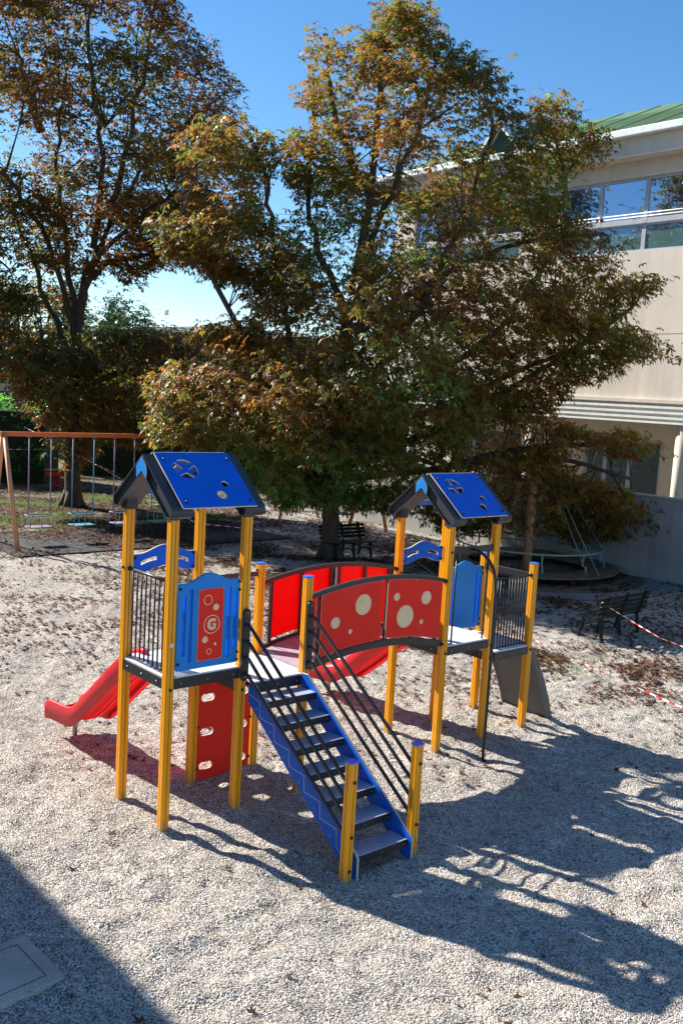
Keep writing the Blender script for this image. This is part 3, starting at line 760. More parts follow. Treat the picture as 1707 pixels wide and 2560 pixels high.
def big_tree(label, cat, base, poly, limbs, rt, tone_f, mtl, n_clumps, per, k, ln, wd, droop, seed, depthk=.8, shell=.55, clump=.5, holes=()):
    r = np.random.default_rng(seed); rr = random.Random(seed); by = base[1]
    root = empty(cat.replace(' ', '_'), base, 0, label, cat)
    mb = MB(); nodes = []
    fl = MB()
    for i, lb in enumerate(limbs):
        L3 = []; x_end = lb[-1][0]; z_end = lb[-1][1]
        sp = span(poly, x_end, z_end); half = (sp[1]-sp[0])/2 if sp else 1.0
        di_ = float(inset(poly, np.array([x_end]), np.array([z_end]))[0]); dy = 0 if i == 0 else rr.uniform(-1, 1)*min(2.6, .3+di_*1.3)
        for j, (x, z) in enumerate(lb):
            t = j/(len(lb)-1); L3.append((x-base[0], dy*t**1.3, z))
        r0 = rt if i == 0 else rt*rr.uniform(.34, .50); r1 = .045
        if i == 0:
            o_ = limb(mb, L3, rt, .05, 10, 5, .02, rr)
            # root flare
            for a in range(6):
                an = a*1.05+.3; mb.tube([(math.cos(an)*rt*.55, math.sin(an)*rt*.55, .55), (math.cos(an)*rt*.85, math.sin(an)*rt*.85, .18), (math.cos(an)*rt*1.45, math.sin(an)*rt*1.45, -.12)], rt*.5, 7, 0, taper=[rt*.35, rt*.42, rt*.30])
        else: o_ = limb(mb, L3, r0, r1, 7, 5, .05, rr)
        nodes += [(p, i) for p in o_[len(o_)//4:]]
    # extra limbs filling the depth of the crown
    zs = [p[1] for p in poly]; zmin, zmax = min(zs), max(zs)
    tr = [Vector((x-base[0], 0, z)) for x, z in limbs[0]]
    NP = np.array([tuple(p) for p, _ in nodes])
    # clumps
    cl = []; tries = 0; xs_ = [p[0] for p in poly]
    while len(cl) < n_clumps and tries < 60:
        tries += 1; m_ = n_clumps*3
        x = r.uniform(min(xs_), max(xs_), m_); z = r.uniform(zmin, zmax, m_); ok = inside(poly, x, z)
        ins = inset(poly, x[ok], z[ok])
        for xx, zz, di in zip(x[ok], z[ok], ins):
            if di < .12 or (xx > 4.8 and by < 30 and zz < 6 and r.random() < .12) or (zz > zmin+.55*(zmax-zmin) and r.random() < .36): continue
            dmax = min(4.6, 1.75*di**.75)*depthk/.8
            yy = r.uniform(-1, 1); yy = math.copysign(abs(yy)**.7, yy)*dmax
            if di > 1.0 and abs(yy) < shell*dmax and r.random() < .6: continue
            if any(((xx-hx)/hr)**2+((zz-hz)/hv)**2 < 1 and r.random() < .93 for hx, hz, hr, hv in holes): continue
            cl.append((xx-base[0], yy, zz))
            if len(cl) >= n_clumps: break
    cl = np.array(cl)
    tw = MB(); Cs = []; As = []; Ts = []
    for ci, c in enumerate(cl):
        dd = np.linalg.norm(NP-c+np.array([0, 0, .5]), axis=1); j = int(np.argmin(dd)); p0 = NP[j]; L_ = np.linalg.norm(c-p0)
        if L_ > .25 and ci % 2 == 0:
            mid = (p0+c)/2+np.array([0, 0, .12*L_])+r.normal(0, .06*L_, 3)
            tw.tube([tuple(p0), tuple(mid), tuple(c)], .03, 4, 0, cap=False, taper=[min(.05, .012+.012*L_), .018, .007])
            if L_ > 1.2 and ci % 6 == 0: NP = np.vstack([NP, mid])
        # twigs and leaf clusters of the clump
        ax = c-np.array([0, 0, zmin+(zmax-zmin)*.35]); ax = ax/(np.linalg.norm(ax)+1e-6)
        m_ = int(per*r.uniform(.6, 1.4)); sp_ = np.array([1.25, 1.25, .62])*clump*r.uniform(.75, 1.3)
        pts = c+r.normal(0, .5, (m_, 3))*sp_+ax*r.uniform(-.15, .35, (m_, 1))*clump
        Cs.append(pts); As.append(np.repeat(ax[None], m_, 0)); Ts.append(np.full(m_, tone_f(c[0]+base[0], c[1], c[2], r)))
        if ci % 3 == 0:
            for q_ in range(3): tw.tube([tuple(c), tuple((c+pts[q_])/2+np.array([0, 0, .04])), tuple(pts[q_])], .006, 3, 0, cap=False, taper=[.008, .006, .004])
    Cs = np.vstack(Cs); As = np.vstack(As); Ts = np.concatenate(Ts)
    keep = (Cs[:, 2] > .45) & (inside(poly, Cs[:, 0]+base[0], Cs[:, 2]) | (r.random(len(Cs)) < .05))
    mb.v += tw.v if False else []
    k0 = len(mb.v); mb.v += tw.v; mb.f += [tuple(i+k0 for i in f) for f in tw.f]; mb.m += tw.m; mb.sm += tw.sm
    mb.build('trunk', M['bark'], root)
    leaf_mesh('crown', Cs[keep], As[keep], k, ln, wd, droop, Ts[keep], r, mtl, root)
    return root

CH = [(-1.61,13.35),(-1.34,13.41),(-0.51,13.17),(-0.5,12.97),(-0.09,13.45),(0.07,14.03),(0.47,14.1),(1.46,13.8),(2.15,13.25),(2.11,13.01),(2.33,12.97),(3.02,12.54),(3.49,12.04),(3.98,11.49),(4.09,12.07),(5.01,12.23),(5.33,11.72),(5.5,11.26),(6.4,10.84),(5.8,10.4),(5.2,10.2),(5.15,9.3),(6.0,8.85),(6.7,8.5),(6.7,8.11),(7.9,7.83),(7.56,7.28),(6.93,6.81),(8.24,6.05),(8.18,5.49),(7.27,5.61),(6.77,4.91),(5.97,4.97),(5.2,4.2),(6.6,3.75),(7.3,3.98),(8.25,3.6),(7.9,3.1),(7.1,3.08),(6.1,3.2),(5.7,2.9),(6.7,2.6),(7.7,2.25),(8.6,1.8),(8.25,1.28),(7.47,1.0),(6.7,0.64),(5.64,0.83),(4.59,0.95),(2.64,0.91),(2.04,1.19),(1.11,1.31),(0.2,1.24),(-0.5,1.27),(-1.66,1.26),(-2.31,1.65),(-3.32,2.39),(-4.25,2.8),(-5.0,2.7),(-5.3,3.3),(-5.0,3.9),(-5.3,4.3),(-4.6,4.9),(-4.5,5.4),(-4.1,5.9),(-3.7,6.04),(-2.81,6.31),(-3.06,6.9),(-3.74,6.97),(-4.42,7.21),(-5.05,7.56),(-5.24,8.31),(-4.7,8.88),(-4.62,9.63),(-4.81,10.37),(-4.33,10.82),(-3.46,11.06),(-3.03,11.19),(-2.24,10.83),(-2.09,9.99),(-2.23,9.45),(-2.48,8.89),(-2.03,8.7),(-1.49,9.06),(-1.84,9.47),(-2.11,10.31),(-2.02,10.84),(-1.26,10.99),(-1.5,11.29),(-2.23,11.83),(-1.64,11.97),(-1.56,12.54)]
CHL = [[(-.24,-.1),(-.27,1.19),(-.33,3.25),(-.22,5.29),(.01,7.19),(.23,9.05),(.33,10.97),(.33,13.3)],
 [(-0.3,3.71),(-1.27,4.89),(-1.92,6.53),(-2.13,8.05),(-2.41,9.76),(-3.02,10.89)],[(0.07,7.52),(0.81,9.51),(1.37,11.03),(1.7,12.62)],[(-0.26,4.05),(1.08,5.36),(2.06,7.41),(2.92,9.52),(3.3,11.66)],[(-0.31,2.8),(1.7,4.5),(3.84,6.19),(4.92,8.01),(5.2,10.2)],[(-0.28,2.34),(2.11,3.39),(5.04,5.26),(7.2,7.0)],[(-0.27,2.11),(2.4,2.5),(5.22,3.12),(7.56,2.56)],[(-0.28,2.34),(-1.65,3.4),(-3.41,4.44),(-4.53,4.15)],[(-0.26,2.0),(-1.61,2.49),(-2.62,2.21)],[(-0.1,6.19),(-0.86,7.68),(-1.3,9.0),(-1.31,11.93)],[(-0.09,5.97),(1.31,6.93),(3.67,8.37),(6.2,8.73)],[(-0.29,2.57),(-2.04,4.29),(-3.49,6.9),(-4.46,8.35)],[(0.26,9.48),(-0.47,10.61),(-1.12,12.47)],[(-0.29,2.57),(2.29,4.09),(5.56,5.84),(7.82,5.75)],
 [(-.3,3.4),(.6,4.2),(1.6,4.6),(2.4,4.9)],[(2.4,2.5),(4.6,3.2),(6.4,3.4),(7.8,3.45)],[(-.3,3.0),(-1.2,3.3),(-1.9,3.4),(-2.4,3.2)],[(-.25,4.8),(.4,5.6),(1.1,6.2),(1.4,6.6)],[(-.3,2.4),(.8,2.9),(2.0,2.8),(3.4,2.0)]]
LT = [(-14.21,17.78),(-7.79,18.26),(-7.13,17.37),(-6.35,17.15),(-5.75,16.12),(-5.59,15.66),(-4.89,15.7),(-4.79,15.1),(-3.8,14.3),(-3.9,13.3),(-4.4,12.7),(-3.6,12.1),(-3.0,11.0),(-3.3,9.6),(-4.4,8.6),(-5.8,8.3),(-6.89,8.07),(-7.29,7.05),(-7.9,7.73),(-8.42,8.27),(-8.67,6.83),(-8.0,6.29),(-6.97,6.2),(-5.67,6.3),(-4.4,6.1),(-3.3,5.4),(-2.9,4.2),(-3.6,3.2),(-5.2,2.7),(-6.11,2.46),(-7.28,2.1),(-8.19,2.34),(-8.6,1.9),(-8.88,1.2),(-9.48,1.3),(-9.96,2.2),(-10.87,2.92),(-11.33,4.07),(-12.36,4.3),(-14.13,4.35)]
LTL = [[(-9.22,-.1),(-9.26,2.43),(-9.22,5.36),(-9.1,7.0),(-8.9,8.4)],[(-9.22,5.36),(-9.48,6.92),(-10.26,9.29),(-11.58,10.89),(-12.74,11.94)],[(-9.3,4.9),(-10.5,7.01),(-11.26,8.67),(-12.14,9.75)],[(-9.23,5.64),(-9.05,7.09),(-8.72,8.67),(-8.25,9.97),(-7.71,11.11),(-7.03,12.25)],[(-9.04,6.81),(-8.78,7.96),(-8.08,8.85),(-7.09,9.75),(-6.1,10.36)],[(-9.3,6.0),(-9.67,8.76),(-10.13,10.28),(-10.53,12.33),(-10.37,14.79)],[(-8.72,8.67),(-8.52,10.37),(-8.54,12.44),(-9.01,14.06),(-9.12,15.93)],[(-8.91,7.53),(-8.35,8.27),(-7.19,8.48),(-6.32,8.9)],[(-8.25,9.97),(-7.61,12.5),(-7.25,14.56),(-7.16,16.17)],[(-10.53,12.33),(-11.35,14.33),(-11.94,15.51)],[(-9.26,3.9),(-7.95,4.56),(-6.5,5.08),(-4.6,4.9)],[(-9.25,3.46),(-10.45,4.12),(-11.49,4.94)],[(-9.2,4.6),(-8.2,5.2),(-6.9,4.2),(-5.6,4.4)]]
chest_leaf = leaf_mat('chestnut_leaf', [(0, (.15,.30,.08)), (.2, (.08,.15,.025)), (.40, (.135,.13,.022)), (.56, (.215,.15,.026)), (.72, (.215,.095,.02)), (.88, (.15,.048,.016)), (1, (.36,.13,.028))], .52)
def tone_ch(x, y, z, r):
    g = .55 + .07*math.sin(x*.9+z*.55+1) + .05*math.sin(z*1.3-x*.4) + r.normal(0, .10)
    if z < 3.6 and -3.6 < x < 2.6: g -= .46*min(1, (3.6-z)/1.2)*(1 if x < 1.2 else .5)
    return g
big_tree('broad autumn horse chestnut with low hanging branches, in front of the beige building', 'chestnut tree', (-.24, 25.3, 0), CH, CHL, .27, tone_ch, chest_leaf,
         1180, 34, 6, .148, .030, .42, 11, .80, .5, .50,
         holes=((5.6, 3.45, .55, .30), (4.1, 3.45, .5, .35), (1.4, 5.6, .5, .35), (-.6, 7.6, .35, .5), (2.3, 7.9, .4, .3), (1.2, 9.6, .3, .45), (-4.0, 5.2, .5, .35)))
left_leaf = leaf_mat('maple_leaf', [(0, (.06,.10,.016)), (.3, (.11,.115,.02)), (.5, (.17,.12,.022)), (.7, (.17,.07,.02)), (.88, (.13,.035,.018)), (1, (.32,.10,.02))], .5)
def tone_lt(x, y, z, r):
    return .50 + .09*math.sin(x*1.1+z*.5) + .07*math.sin(z*.9+x*.3+2) + (.06 if z > 12 else 0) + (.07 if (x > -8 and 7 < z < 13) else 0) + r.normal(0, .13)
big_tree('tall dark autumn tree with several forked limbs, behind the swing frame', 'broadleaf tree', (-9.23, 32.8, 0), LT, LTL, .32, tone_lt, left_leaf,
         1020, 31, 5, .170, .040, .35, 23, .75, .45, .60,
         holes=((-9.3, 6.6, 1.0, 1.3), (-9.9, 8.0, .5, 1.2), (-8.4, 8.6, .4, .8), (-11.5, 5.0, .5, .9), (-4.6, 5.3, .6, .4), (-8.95, 10.8, .45, 1.3), (-9.9, 8.4, .35, .8), (-11.6, 9.8, .6, .35), (-12.0, 8.0, .6, .5), (-12.6, 12.6, .5, .9), (-10.9, 12.6, .25, .5)))

# ------------------------------------------------------------------ school building on the right
def concrete(name, c, var=.08, streak=.10, rough=.85):
    m = bpy.data.materials.new(name); m.use_nodes = True; nt = m.node_tree; b = nt.nodes['Principled BSDF']; L = nt.links.new
    tc = N(nt, 'ShaderNodeTexCoord')
    def nz(scale, vec, det=6):
        mp = N(nt, 'ShaderNodeMapping'); mp.inputs['Scale'].default_value = vec; L(tc.outputs['Object'], mp.inputs[0])
        n = N(nt, 'ShaderNodeTexNoise'); n.inputs['Scale'].default_value = scale; n.inputs['Detail'].default_value = det; L(mp.outputs[0], n.inputs['Vector']); return n
    def rng_(n, a):
        r = N(nt, 'ShaderNodeMapRange'); r.inputs['From Min'].default_value = .3; r.inputs['From Max'].default_value = .7; r.inputs['To Min'].default_value = 1-a; r.inputs['To Max'].default_value = 1+a; L(n.outputs['Fac'], r.inputs['Value']); return r
    a = rng_(nz(.8, (1, 1, 1)), var); s = rng_(nz(3, (1, 1, .06), 8), streak); g = rng_(nz(30, (1, 1, 1)), .04)
    p = N(nt, 'ShaderNodeMath', operation='MULTIPLY'); L(a.outputs[0], p.inputs[0]); L(s.outputs[0], p.inputs[1])
    p2 = N(nt, 'ShaderNodeMath', operation='MULTIPLY'); L(p.outputs[0], p2.inputs[0]); L(g.outputs[0], p2.inputs[1])
    mx = N(nt, 'ShaderNodeMix', data_type='RGBA', blend_type='MULTIPLY'); mx.inputs[0].default_value = 1; mx.inputs[6].default_value = (*c, 1); L(p2.outputs[0], mx.inputs[7])
    L(mx.outputs[2], b.inputs['Base Color']); b.inputs['Roughness'].default_value = rough
    n = nz(25, (1, 1, 1)); bp = N(nt, 'ShaderNodeBump'); bp.inputs['Strength'].default_value = .25; bp.inputs['Distance'].default_value = .01; L(n.outputs['Fac'], bp.inputs['Height']); L(bp.outputs[0], b.inputs['Normal'])
    return m
M['facade'] = concrete('beige_facade_concrete', (.64, .575, .50))
M['lowfacade'] = concrete('cream_render', (.66, .58, .47), .05, .04)
M['wall'] = concrete('grey_retaining_concrete', (.34, .33, .31), .16, .14)
M['roofgreen'] = mat('green_roof_sheet', (.16, .29, .15), .7, var=.08, vscale=1.5)
M['gutter'] = mat('pale_gutter', (.80, .84, .82), .35)
M['frame'] = mat('grey_window_frame', (.42, .44, .50), .4)
def glass(name, tint, mixf):
    m = bpy.data.materials.new(name); m.use_nodes = True; nt = m.node_tree; nt.nodes.clear(); L = nt.links.new
    o = N(nt, 'ShaderNodeOutputMaterial'); b = N(nt, 'ShaderNodeBsdfPrincipled'); b.inputs['Base Color'].default_value = (*tint, 1); b.inputs['Roughness'].default_value = .25
    g = N(nt, 'ShaderNodeBsdfGlossy'); g.inputs['Roughness'].default_value = .015; g.inputs['Color'].default_value = (.50, .66, .88, 1)
    fr = N(nt, 'ShaderNodeFresnel'); fr.inputs['IOR'].default_value = 1.55
    ad = N(nt, 'ShaderNodeMath', operation='ADD'); ad.inputs[1].default_value = mixf; L(fr.outputs[0], ad.inputs[0])
    ms = N(nt, 'ShaderNodeMixShader'); L(ad.outputs[0], ms.inputs[0]); L(b.outputs[0], ms.inputs[1]); L(g.outputs[0], ms.inputs[2]); L(ms.outputs[0], o.inputs[0]); return m
M['glass'] = glass('window_glass', (.01, .02, .035), .42)
M['glass2'] = glass('frosted_pane', (.07, .15, .16), .16)
M['glass3'] = glass('curtained_pane', (.05, .085, .08), .10)

UF = 25.2
bd = empty('school_building', W(UF, -26.6), AZ, 'beige concrete school with green roof and upper window band, behind the grey wall', 'building')
# local: x = depth away from the yard (U), y = -V ; run s = distance along the front towards the camera side (V+26.6)
def fb_(mb, u0, u1, V0, V1, z0, z1, mi=0): mb.box((u0, -(V1+26.6), z0), (u1, -(V0+26.6), z1), mi)
VE = 2.0
mb = MB()
fb_(mb, 0, 12, -26.6, VE, 4.70, 8.95)                     # wall between the floors
fb_(mb, 0, 12, -26.6, -25.6, 8.951, 11.549); fb_(mb, 0, 12, -20.75, -19.2, 8.951, 11.549); fb_(mb, 0, 12, -10.2, -9.4, 8.951, 11.549); fb_(mb, 0, 12, -1, VE, 8.951, 11.549)
fb_(mb, 0, 12, -25.599, -20.751, 11.08, 11.549); fb_(mb, 0, 12, -19.199, -10.201, 11.08, 11.549); fb_(mb, 0, 12, -9.399, -1.001, 11.08, 11.549)
fb_(mb, .25, 12, -25.599, -20.751, 8.951, 11.079); fb_(mb, .25, 12, -19.199, -10.201, 8.951, 11.079); fb_(mb, .25, 12, -9.399, -1.001, 8.951, 11.079)
w = mb.build('wall', M['facade'], bd)
mb = MB(); fb_(mb, -.004, 0.01, -26.5, VE, 6.572, 6.584); mb.build('panel_joint', M['groove'], w)
mb = MB(); fb_(mb, -.55, 12, -26.9, VE+.3, 11.55, 12.16); mb.build('roof_beam', M['facade'], bd, bevel=.01)
mb = MB(); fb_(mb, -.78, -.551, -27.0, VE+.4, 12.07, 12.28)
g_ = mb.build('gutter', M['gutter'], bd, bevel=.02)
# pitched roof
mb = MB(); y0, y1 = -(VE+.4+26.6), .5
mb.add([(-.62, y0, 12.25), (-.62, y1, 12.25), (4.9, y1, 14.66), (4.9, y0, 14.66), (10.5, y1, 12.25), (10.5, y0, 12.25)], [(0, 3, 2, 1), (3, 5, 4, 2), (0, 1, 2, 4, 5, 3)])
rf = mb.build('roof', M['roofgreen'], bd)
for i in range(20):
    yy = -.2-1.45*i; mb = MB(); mb.add([(-.60, yy, 12.255), (-.60, yy+.03, 12.255), (4.88, yy+.03, 14.65), (4.88, yy, 14.65), (-.60, yy, 12.285), (-.60, yy+.03, 12.285), (4.88, yy+.03, 14.68), (4.88, yy, 14.68)], [(4,5,6,7), (0,1,5,4), (1,2,6,5), (2,3,7,6), (3,0,4,7)])
    mb.build('roof_seam', M['roofgreen'], rf)
# small gabled roof light
M['dgreen'] = mat('dark_green_cladding', (.01, .06, .055), .5)
mb = MB(); ya, yb, yc = -(-22.9+26.6), -(-22.0+26.6), -(-20.9+26.6)
mb.prism([(ya, 12.2), (yb, 13.45), (yc, 12.2)], 'x', .2, 3.5); mb.build('dormer', M['dgreen'], bd)
mb = MB(); mb.add([(-.1, ya-.0+.25, 12.15), (-.1, yb, 13.55), (3.6, yb, 13.55), (3.6, ya+.25, 12.15), (-.1, yc-.25, 12.15), (3.6, yc-.25, 12.15), (-.1, ya+.25, 12.06), (-.1, yb, 13.46), (-.1, yc-.25, 12.06)], [(0,1,2,3), (1,4,5,2), (0,6,7,1), (1,7,8,4)])
mb.build('dormer_roof', M['gutter'], bd)
def window(V0, V1, z0, z1, u, mull, transom=None, gl=(None, None), name='window', fw=.07):
    o = MB(); fb_(o, u-.02, u+.06, V0, V1, z0, z0+fw); fb_(o, u-.02, u+.06, V0, V1, z1-fw, z1)
    xs = [V0+fw/2]+list(mull)+[V1-fw/2]
    for i, x in enumerate(xs):
        ww = fw/2 if i in (0, len(xs)-1) else fw*.9
        fb_(o, u-.022, u+.062, x-ww, x+ww, z0+.001, z1-.001)
    if transom: fb_(o, u-.018, u+.058, V0, V1, transom-.11, transom+.11)
    f = o.build(name, M['frame'], bd)
    for a, b in zip(xs[:-1], xs[1:]):
        zz = [(z0+fw, z1-fw, gl[0])] if not transom else [(transom+.11, z1-fw, gl[0]), (z0+fw, transom-.11, gl[1])]
        for (za, zb, g) in zz:
            p = MB(); fb_(p, u+.012, u+.022, a+.03, b-.03, za, zb); p.build('pane', g, f)
    return f
window(-19.19, -10.21, 8.96, 11.075, .10, (-17.83, -16.27, -14.72, -13.2, -11.7), 9.81, (M['glass'], M['glass2']))
window(-25.59, -20.76, 8.96, 11.075, .10, (-24.0, -22.4), 9.81, (M['glass'], M['glass2']))
window(-9.39, -1.01, 8.96, 11.075, .10, (-7.8, -6.2, -4.6, -2.8), 9.81, (M['glass'], M['glass2']))
mb = MB()
for z in (9.94, 10.03): mb.tube([(-.05, -(-19.1+26.6), z), (-.05, -(-10.3+26.6), z)], .018, 6)
mb.build('guard_rail', M['gutter'], bd)
# striped cornice over the recess
for i, (za, zb, pr) in enumerate(((4.60, 4.70, .10), (4.45, 4.52, .08), (4.30, 4.37, .08), (4.15, 4.22, .08), (4.02, 4.08, .08))):
    mb = MB(); fb_(mb, -pr, .3, -26.7, VE, za, zb); mb.build('cornice_rib', M['gutter'] if i else M['facade'], bd)
mb = MB(); fb_(mb, .0, 12, -26.6, VE, 4.04, 4.698); mb.build('cornice', M['facade'], bd)
# ground floor, set back
mb = MB()
ws = [(-24.5, -21.25), (-18.65, -15.88), (-13.1, -10.2), (-7.6, -4.8)]; last = -26.3
for a, b in ws: fb_(mb, 1.5, 12, last, a, -.3, 4.039); last = b
fb_(mb, 1.5, 12, last, VE, -.3, 4.039)
for a, b in ws: fb_(mb, 1.5, 12, a+.001, b-.001, 3.44, 4.038); fb_(mb, 1.5, 12, a+.001, b-.001, -.3, .9); fb_(mb, 1.75, 12, a+.001, b-.001, .901, 3.439)
mb.build('ground_floor_wall', M['lowfacade'], bd)
for a, b in ws: window(a+.01, b-.01, .905, 3.435, 1.60, (a+.76, a+1.66), None, (M['glass3'],), fw=.08)
for v in (-25.3, -19.87, -14.5, -9.0, -3.5):
    mb = MB(); mb.tube([(.22, -(v+26.6), -.3), (.22, -(v+26.6), 4.04)], .17, 20); mb.build('column', M['lowfacade'], bd)

# retaining wall in front
rw = empty('retaining_wall', W(22.5, -25.5), AZ, 'bare grey concrete wall along the yard below the school windows', 'wall')
mb = MB(); mb.box((0, -16.5, -.3), (.25, 0, 2.13)); mb.build('wall_face', M['wall'], rw, bevel=.01)
mb = MB(); mb.box((-.02, -16.5, 2.131), (.27, .02, 2.19)); mb.build('coping', M['wall'], rw, bevel=.012)
for v in (-20.4, -15.5, -11.6):
    mb = MB(); mb.box((-.004, -(v+25.5)-.008, 0), (.01, -(v+25.5)+.008, 2.10)); mb.build('joint', M['groove'], rw)

# wing the photograph was taken from: stands behind the camera and shades the near corner
sw_ = empty('school_wing', W(-.55, -40), AZ, 'pale school wing beside the viewpoint, shading the near corner of the gravel', 'building')
mb = MB(); mb.box((-9, -31, -.2), (0, 0, 7.6)); mb.build('wall', M['facade'], sw_)
mb = MB(); mb.box((-9.4, -31.4, 7.602), (.45, .4, 7.9)); mb.build('roof_slab', M['gutter'], sw_)
for k in range(4):
    mb = MB(); y = -5-7*k; mb.box((-.01, y-2, 4.2), (.03, y+2, 6.4)); mb.build('window', M['glass'], sw_)

# ------------------------------------------------------------------ swings
M['orange'] = mat('orange_paint', (.75, .17, .03), .45, var=.12, coat=.2)
M['salmon'] = mat('faded_orange_post', (.66, .33, .16), .5, var=.1)
M['lav'] = mat('lavender_paint', (.30, .24, .36), .55); M['sky'] = mat('pale_blue_paint', (.11, .30, .40), .55); M['mint'] = mat('pale_green_paint', (.27, .42, .27), .55)
def seat_cage(mb, x, z, w=.58):       # cage seat hanging from two rods, local x along the beam, y = depth
    d = .36
    for (a, b, h) in ((-w/2, -.0, 0), ):
        pass
    P = lambda a, y, zz: (x+a, y, z+zz)
    for zz, y0, y1 in ((0.0, -d/2, d/2), (.30, -d/2, d/2)):
        mb.tube([P(-w/2, y0, zz), P(w/2, y0, zz), P(w/2, y1, zz), P(-w/2, y1, zz), P(-w/2, y0, zz)], .014, 6)
    for a in (-w/2, 0, w/2):
        for y in (-d/2, d/2): mb.tube([P(a, y, 0), P(a, y, .30)], .012, 6)
    mb.box((x-w/2+.01, -d/2+.02, z-.012), (x+w/2-.01, d/2-.02, z+.012))
def swing_set(loc, rz, length, h, cols, xs, label, gl=False, over=.10):
    root = empty('swing_frame', loc, rz, label, 'swing set')
    mb = MB(); mb.box((-over, -.05, h-.05), (length+over, .05, h+.065)); mb.build('beam', M['orange'], root, bevel=.012)
    for x in (0, length):
        for s in (-1, 1):
            mb = MB(); mb.tube([(x, s*.05, h), (x+(.06 if x == 0 else -.06), s*.88, -.1)], .058, 10); mb.build('leg', M['salmon'], root)
    return root
sg = swing_set(W(9.45, -23.7), AZ, 5.55, 2.87, None, None, 'orange beamed swing frame on salmon legs, nearest to the grass on black tiles')
for i, (x0, x1, c, nm) in enumerate(((10.11, 10.70, 'lav', 'lavender cage swing hanging nearest the left end of the orange beam'), (11.30, 11.90, 'sky', 'pale blue cage swing hanging from the orange beam'), (12.50, 13.10, 'lav', 'lavender cage swing hanging between the blue and green ones'), (13.68, 14.28, 'mint', 'pale green cage swing hanging behind the nearer roof'))):
    s = empty('cage_swing', W((x0+x1)/2, -23.7, 2.84), AZ, nm, 'swing', 'cage swings under the near orange beam')
    w_ = x1-x0
    for a in (-w_/2, w_/2):
        mb = MB(); mb.tube([(a, 0, -.03), (a, 0, -2.05)], .016, 7); mb.box((a-.05, -.05, -.035), (a+.05, .05, -.015)); mb.build('rod', M[c], s)
    mb = MB(); seat_cage(mb, 0, -2.35, w_+.02); mb.build('seat', M[c], s)
s2 = swing_set(W(20.7, -22.5), AZ+R(-90), 3.6, 2.7, None, None, 'orange swing frame far behind the chestnut trunk')
for i in range(2):
    s = empty('cage_swing', s2.matrix_world @ Vector((0, 0, 0)), AZ+R(-90), ('lavender cage swing just left of the chestnut trunk, far back', 'lavender cage swing under the far frame, farther left of the trunk')[i], 'swing', 'cage swings under the far orange beam')
    base = W(20.7, -22.5-.0) ; dirv = Vector((math.cos(AZ+R(-90)), math.sin(AZ+R(-90)), 0)); s.location = base - dirv*(.0) + dirv*(-1.1-1.1*i) + Vector((0, 0, 2.7))
    for a in (-.3, .3):
        mb = MB(); mb.tube([(a, 0, -.03), (a, 0, -1.95)], .016, 6); mb.build('rod', M['lav'], s)
    mb = MB(); seat_cage(mb, 0, -2.25, .6); mb.build('seat', M['lav'], s)
s2.location = W(20.7, -22.5) - Vector((math.cos(AZ+R(-90)), math.sin(AZ+R(-90)), 0))*3.4

# ------------------------------------------------------------------ benches
M['bench'] = mat('dark_green_paint', (.007, .014, .012), .5, var=.15, spec=.3)
def bench(loc, rz, label):
    root = empty('park_bench', loc, rz, label, 'bench', 'dark green slatted benches')
    # x along the bench, y from back legs (0) to the front (+), z up
    for k in range(5):
        mb = MB(); mb.box((-.20, .02+.092*k, .415), (1.42, .02+.092*k+.07, .445)); mb.build('seat_slat', M['bench'], root, bevel=.006)
    for k in range(4):
        z = .50+.095*k; y = -.02-.028*k; mb = MB(); mb.box((-.20, y-.012, z), (1.42, y+.014, z+.07)); mb.build('back_slat', M['bench'], root, bevel=.006)
    for x in (0, .61, 1.22):
        mb = MB()
        mb.tube([(x, -.05, -.05), (x, 0.0, .2), (x, .02, .40), (x, -.02, .52), (x, -.14, .90)], .03, 4, r2=.042)
        mb.tube([(x, .50, -.05), (x, .44, .2), (x, .40, .40)], .03, 4, r2=.038)
        mb.tube([(x, .0, .398), (x, .48, .398)], .025, 4)
        mb.tube([(x, -.01, .12), (x, .10, .22), (x, .24, .255), (x, .38, .22), (x, .47, .10)], .018, 6)
        mb.build('side_frame', M['bench'], root)
    return root
bench(O+Uv*10.75+Vv*(-1.46)*1.0+Vector((0, 0, -.0)), AZ, 'dark green bench seen from behind, standing on gravel right of the climbing frame')
bench(W(0, 0)+Vector((.55, 26.15, 0)), AZ+R(180), 'dark green bench half hidden behind the chestnut trunk')

# ------------------------------------------------------------------ round climbing carousel
cr_ = empty('round_climber', (4.97, 25.22, 0), 0, 'round climber of pastel tubes with a central orange pole, behind the far tower', 'climbing carousel')
M['plat'] = mat('brown_weathered_platform', (.17, .10, .07), .7, var=.3, vscale=3)
mb = MB(); n = 48
for i in range(n):
    a, b = 2*math.pi*i/n, 2*math.pi*(i+1)/n
    ro_o, ri_ = 2.35, 1.55
    q4 = [(ri_*math.cos(a), ri_*math.sin(a)), (ro_o*math.cos(a), ro_o*math.sin(a)), (ro_o*math.cos(b), ro_o*math.sin(b)), (ri_*math.cos(b), ri_*math.sin(b))]
    mb.add([(x, y, z) for z in (.20, .245) for x, y in q4], [(0, 3, 2, 1), (4, 5, 6, 7), (0, 1, 5, 4), (2, 3, 7, 6), (1, 2, 6, 5), (3, 0, 4, 7)])
mb.build('platform', M['plat'], cr_)
mb = MB(); mb.tube([(0, 0, -.1), (0, 0, 3.3)], .12, 14); mb.build('centre_pole', M['salmon'], cr_)
def ring(r_, z, c, a0, a1, nm='ring_tube', rad=.022, k=30):
    mb = MB(); mb.tube([(r_*math.cos(R(a0+(a1-a0)*i/k)), r_*math.sin(R(a0+(a1-a0)*i/k)), z) for i in range(k+1)], rad, 6); return mb.build(nm, M[c], cr_)
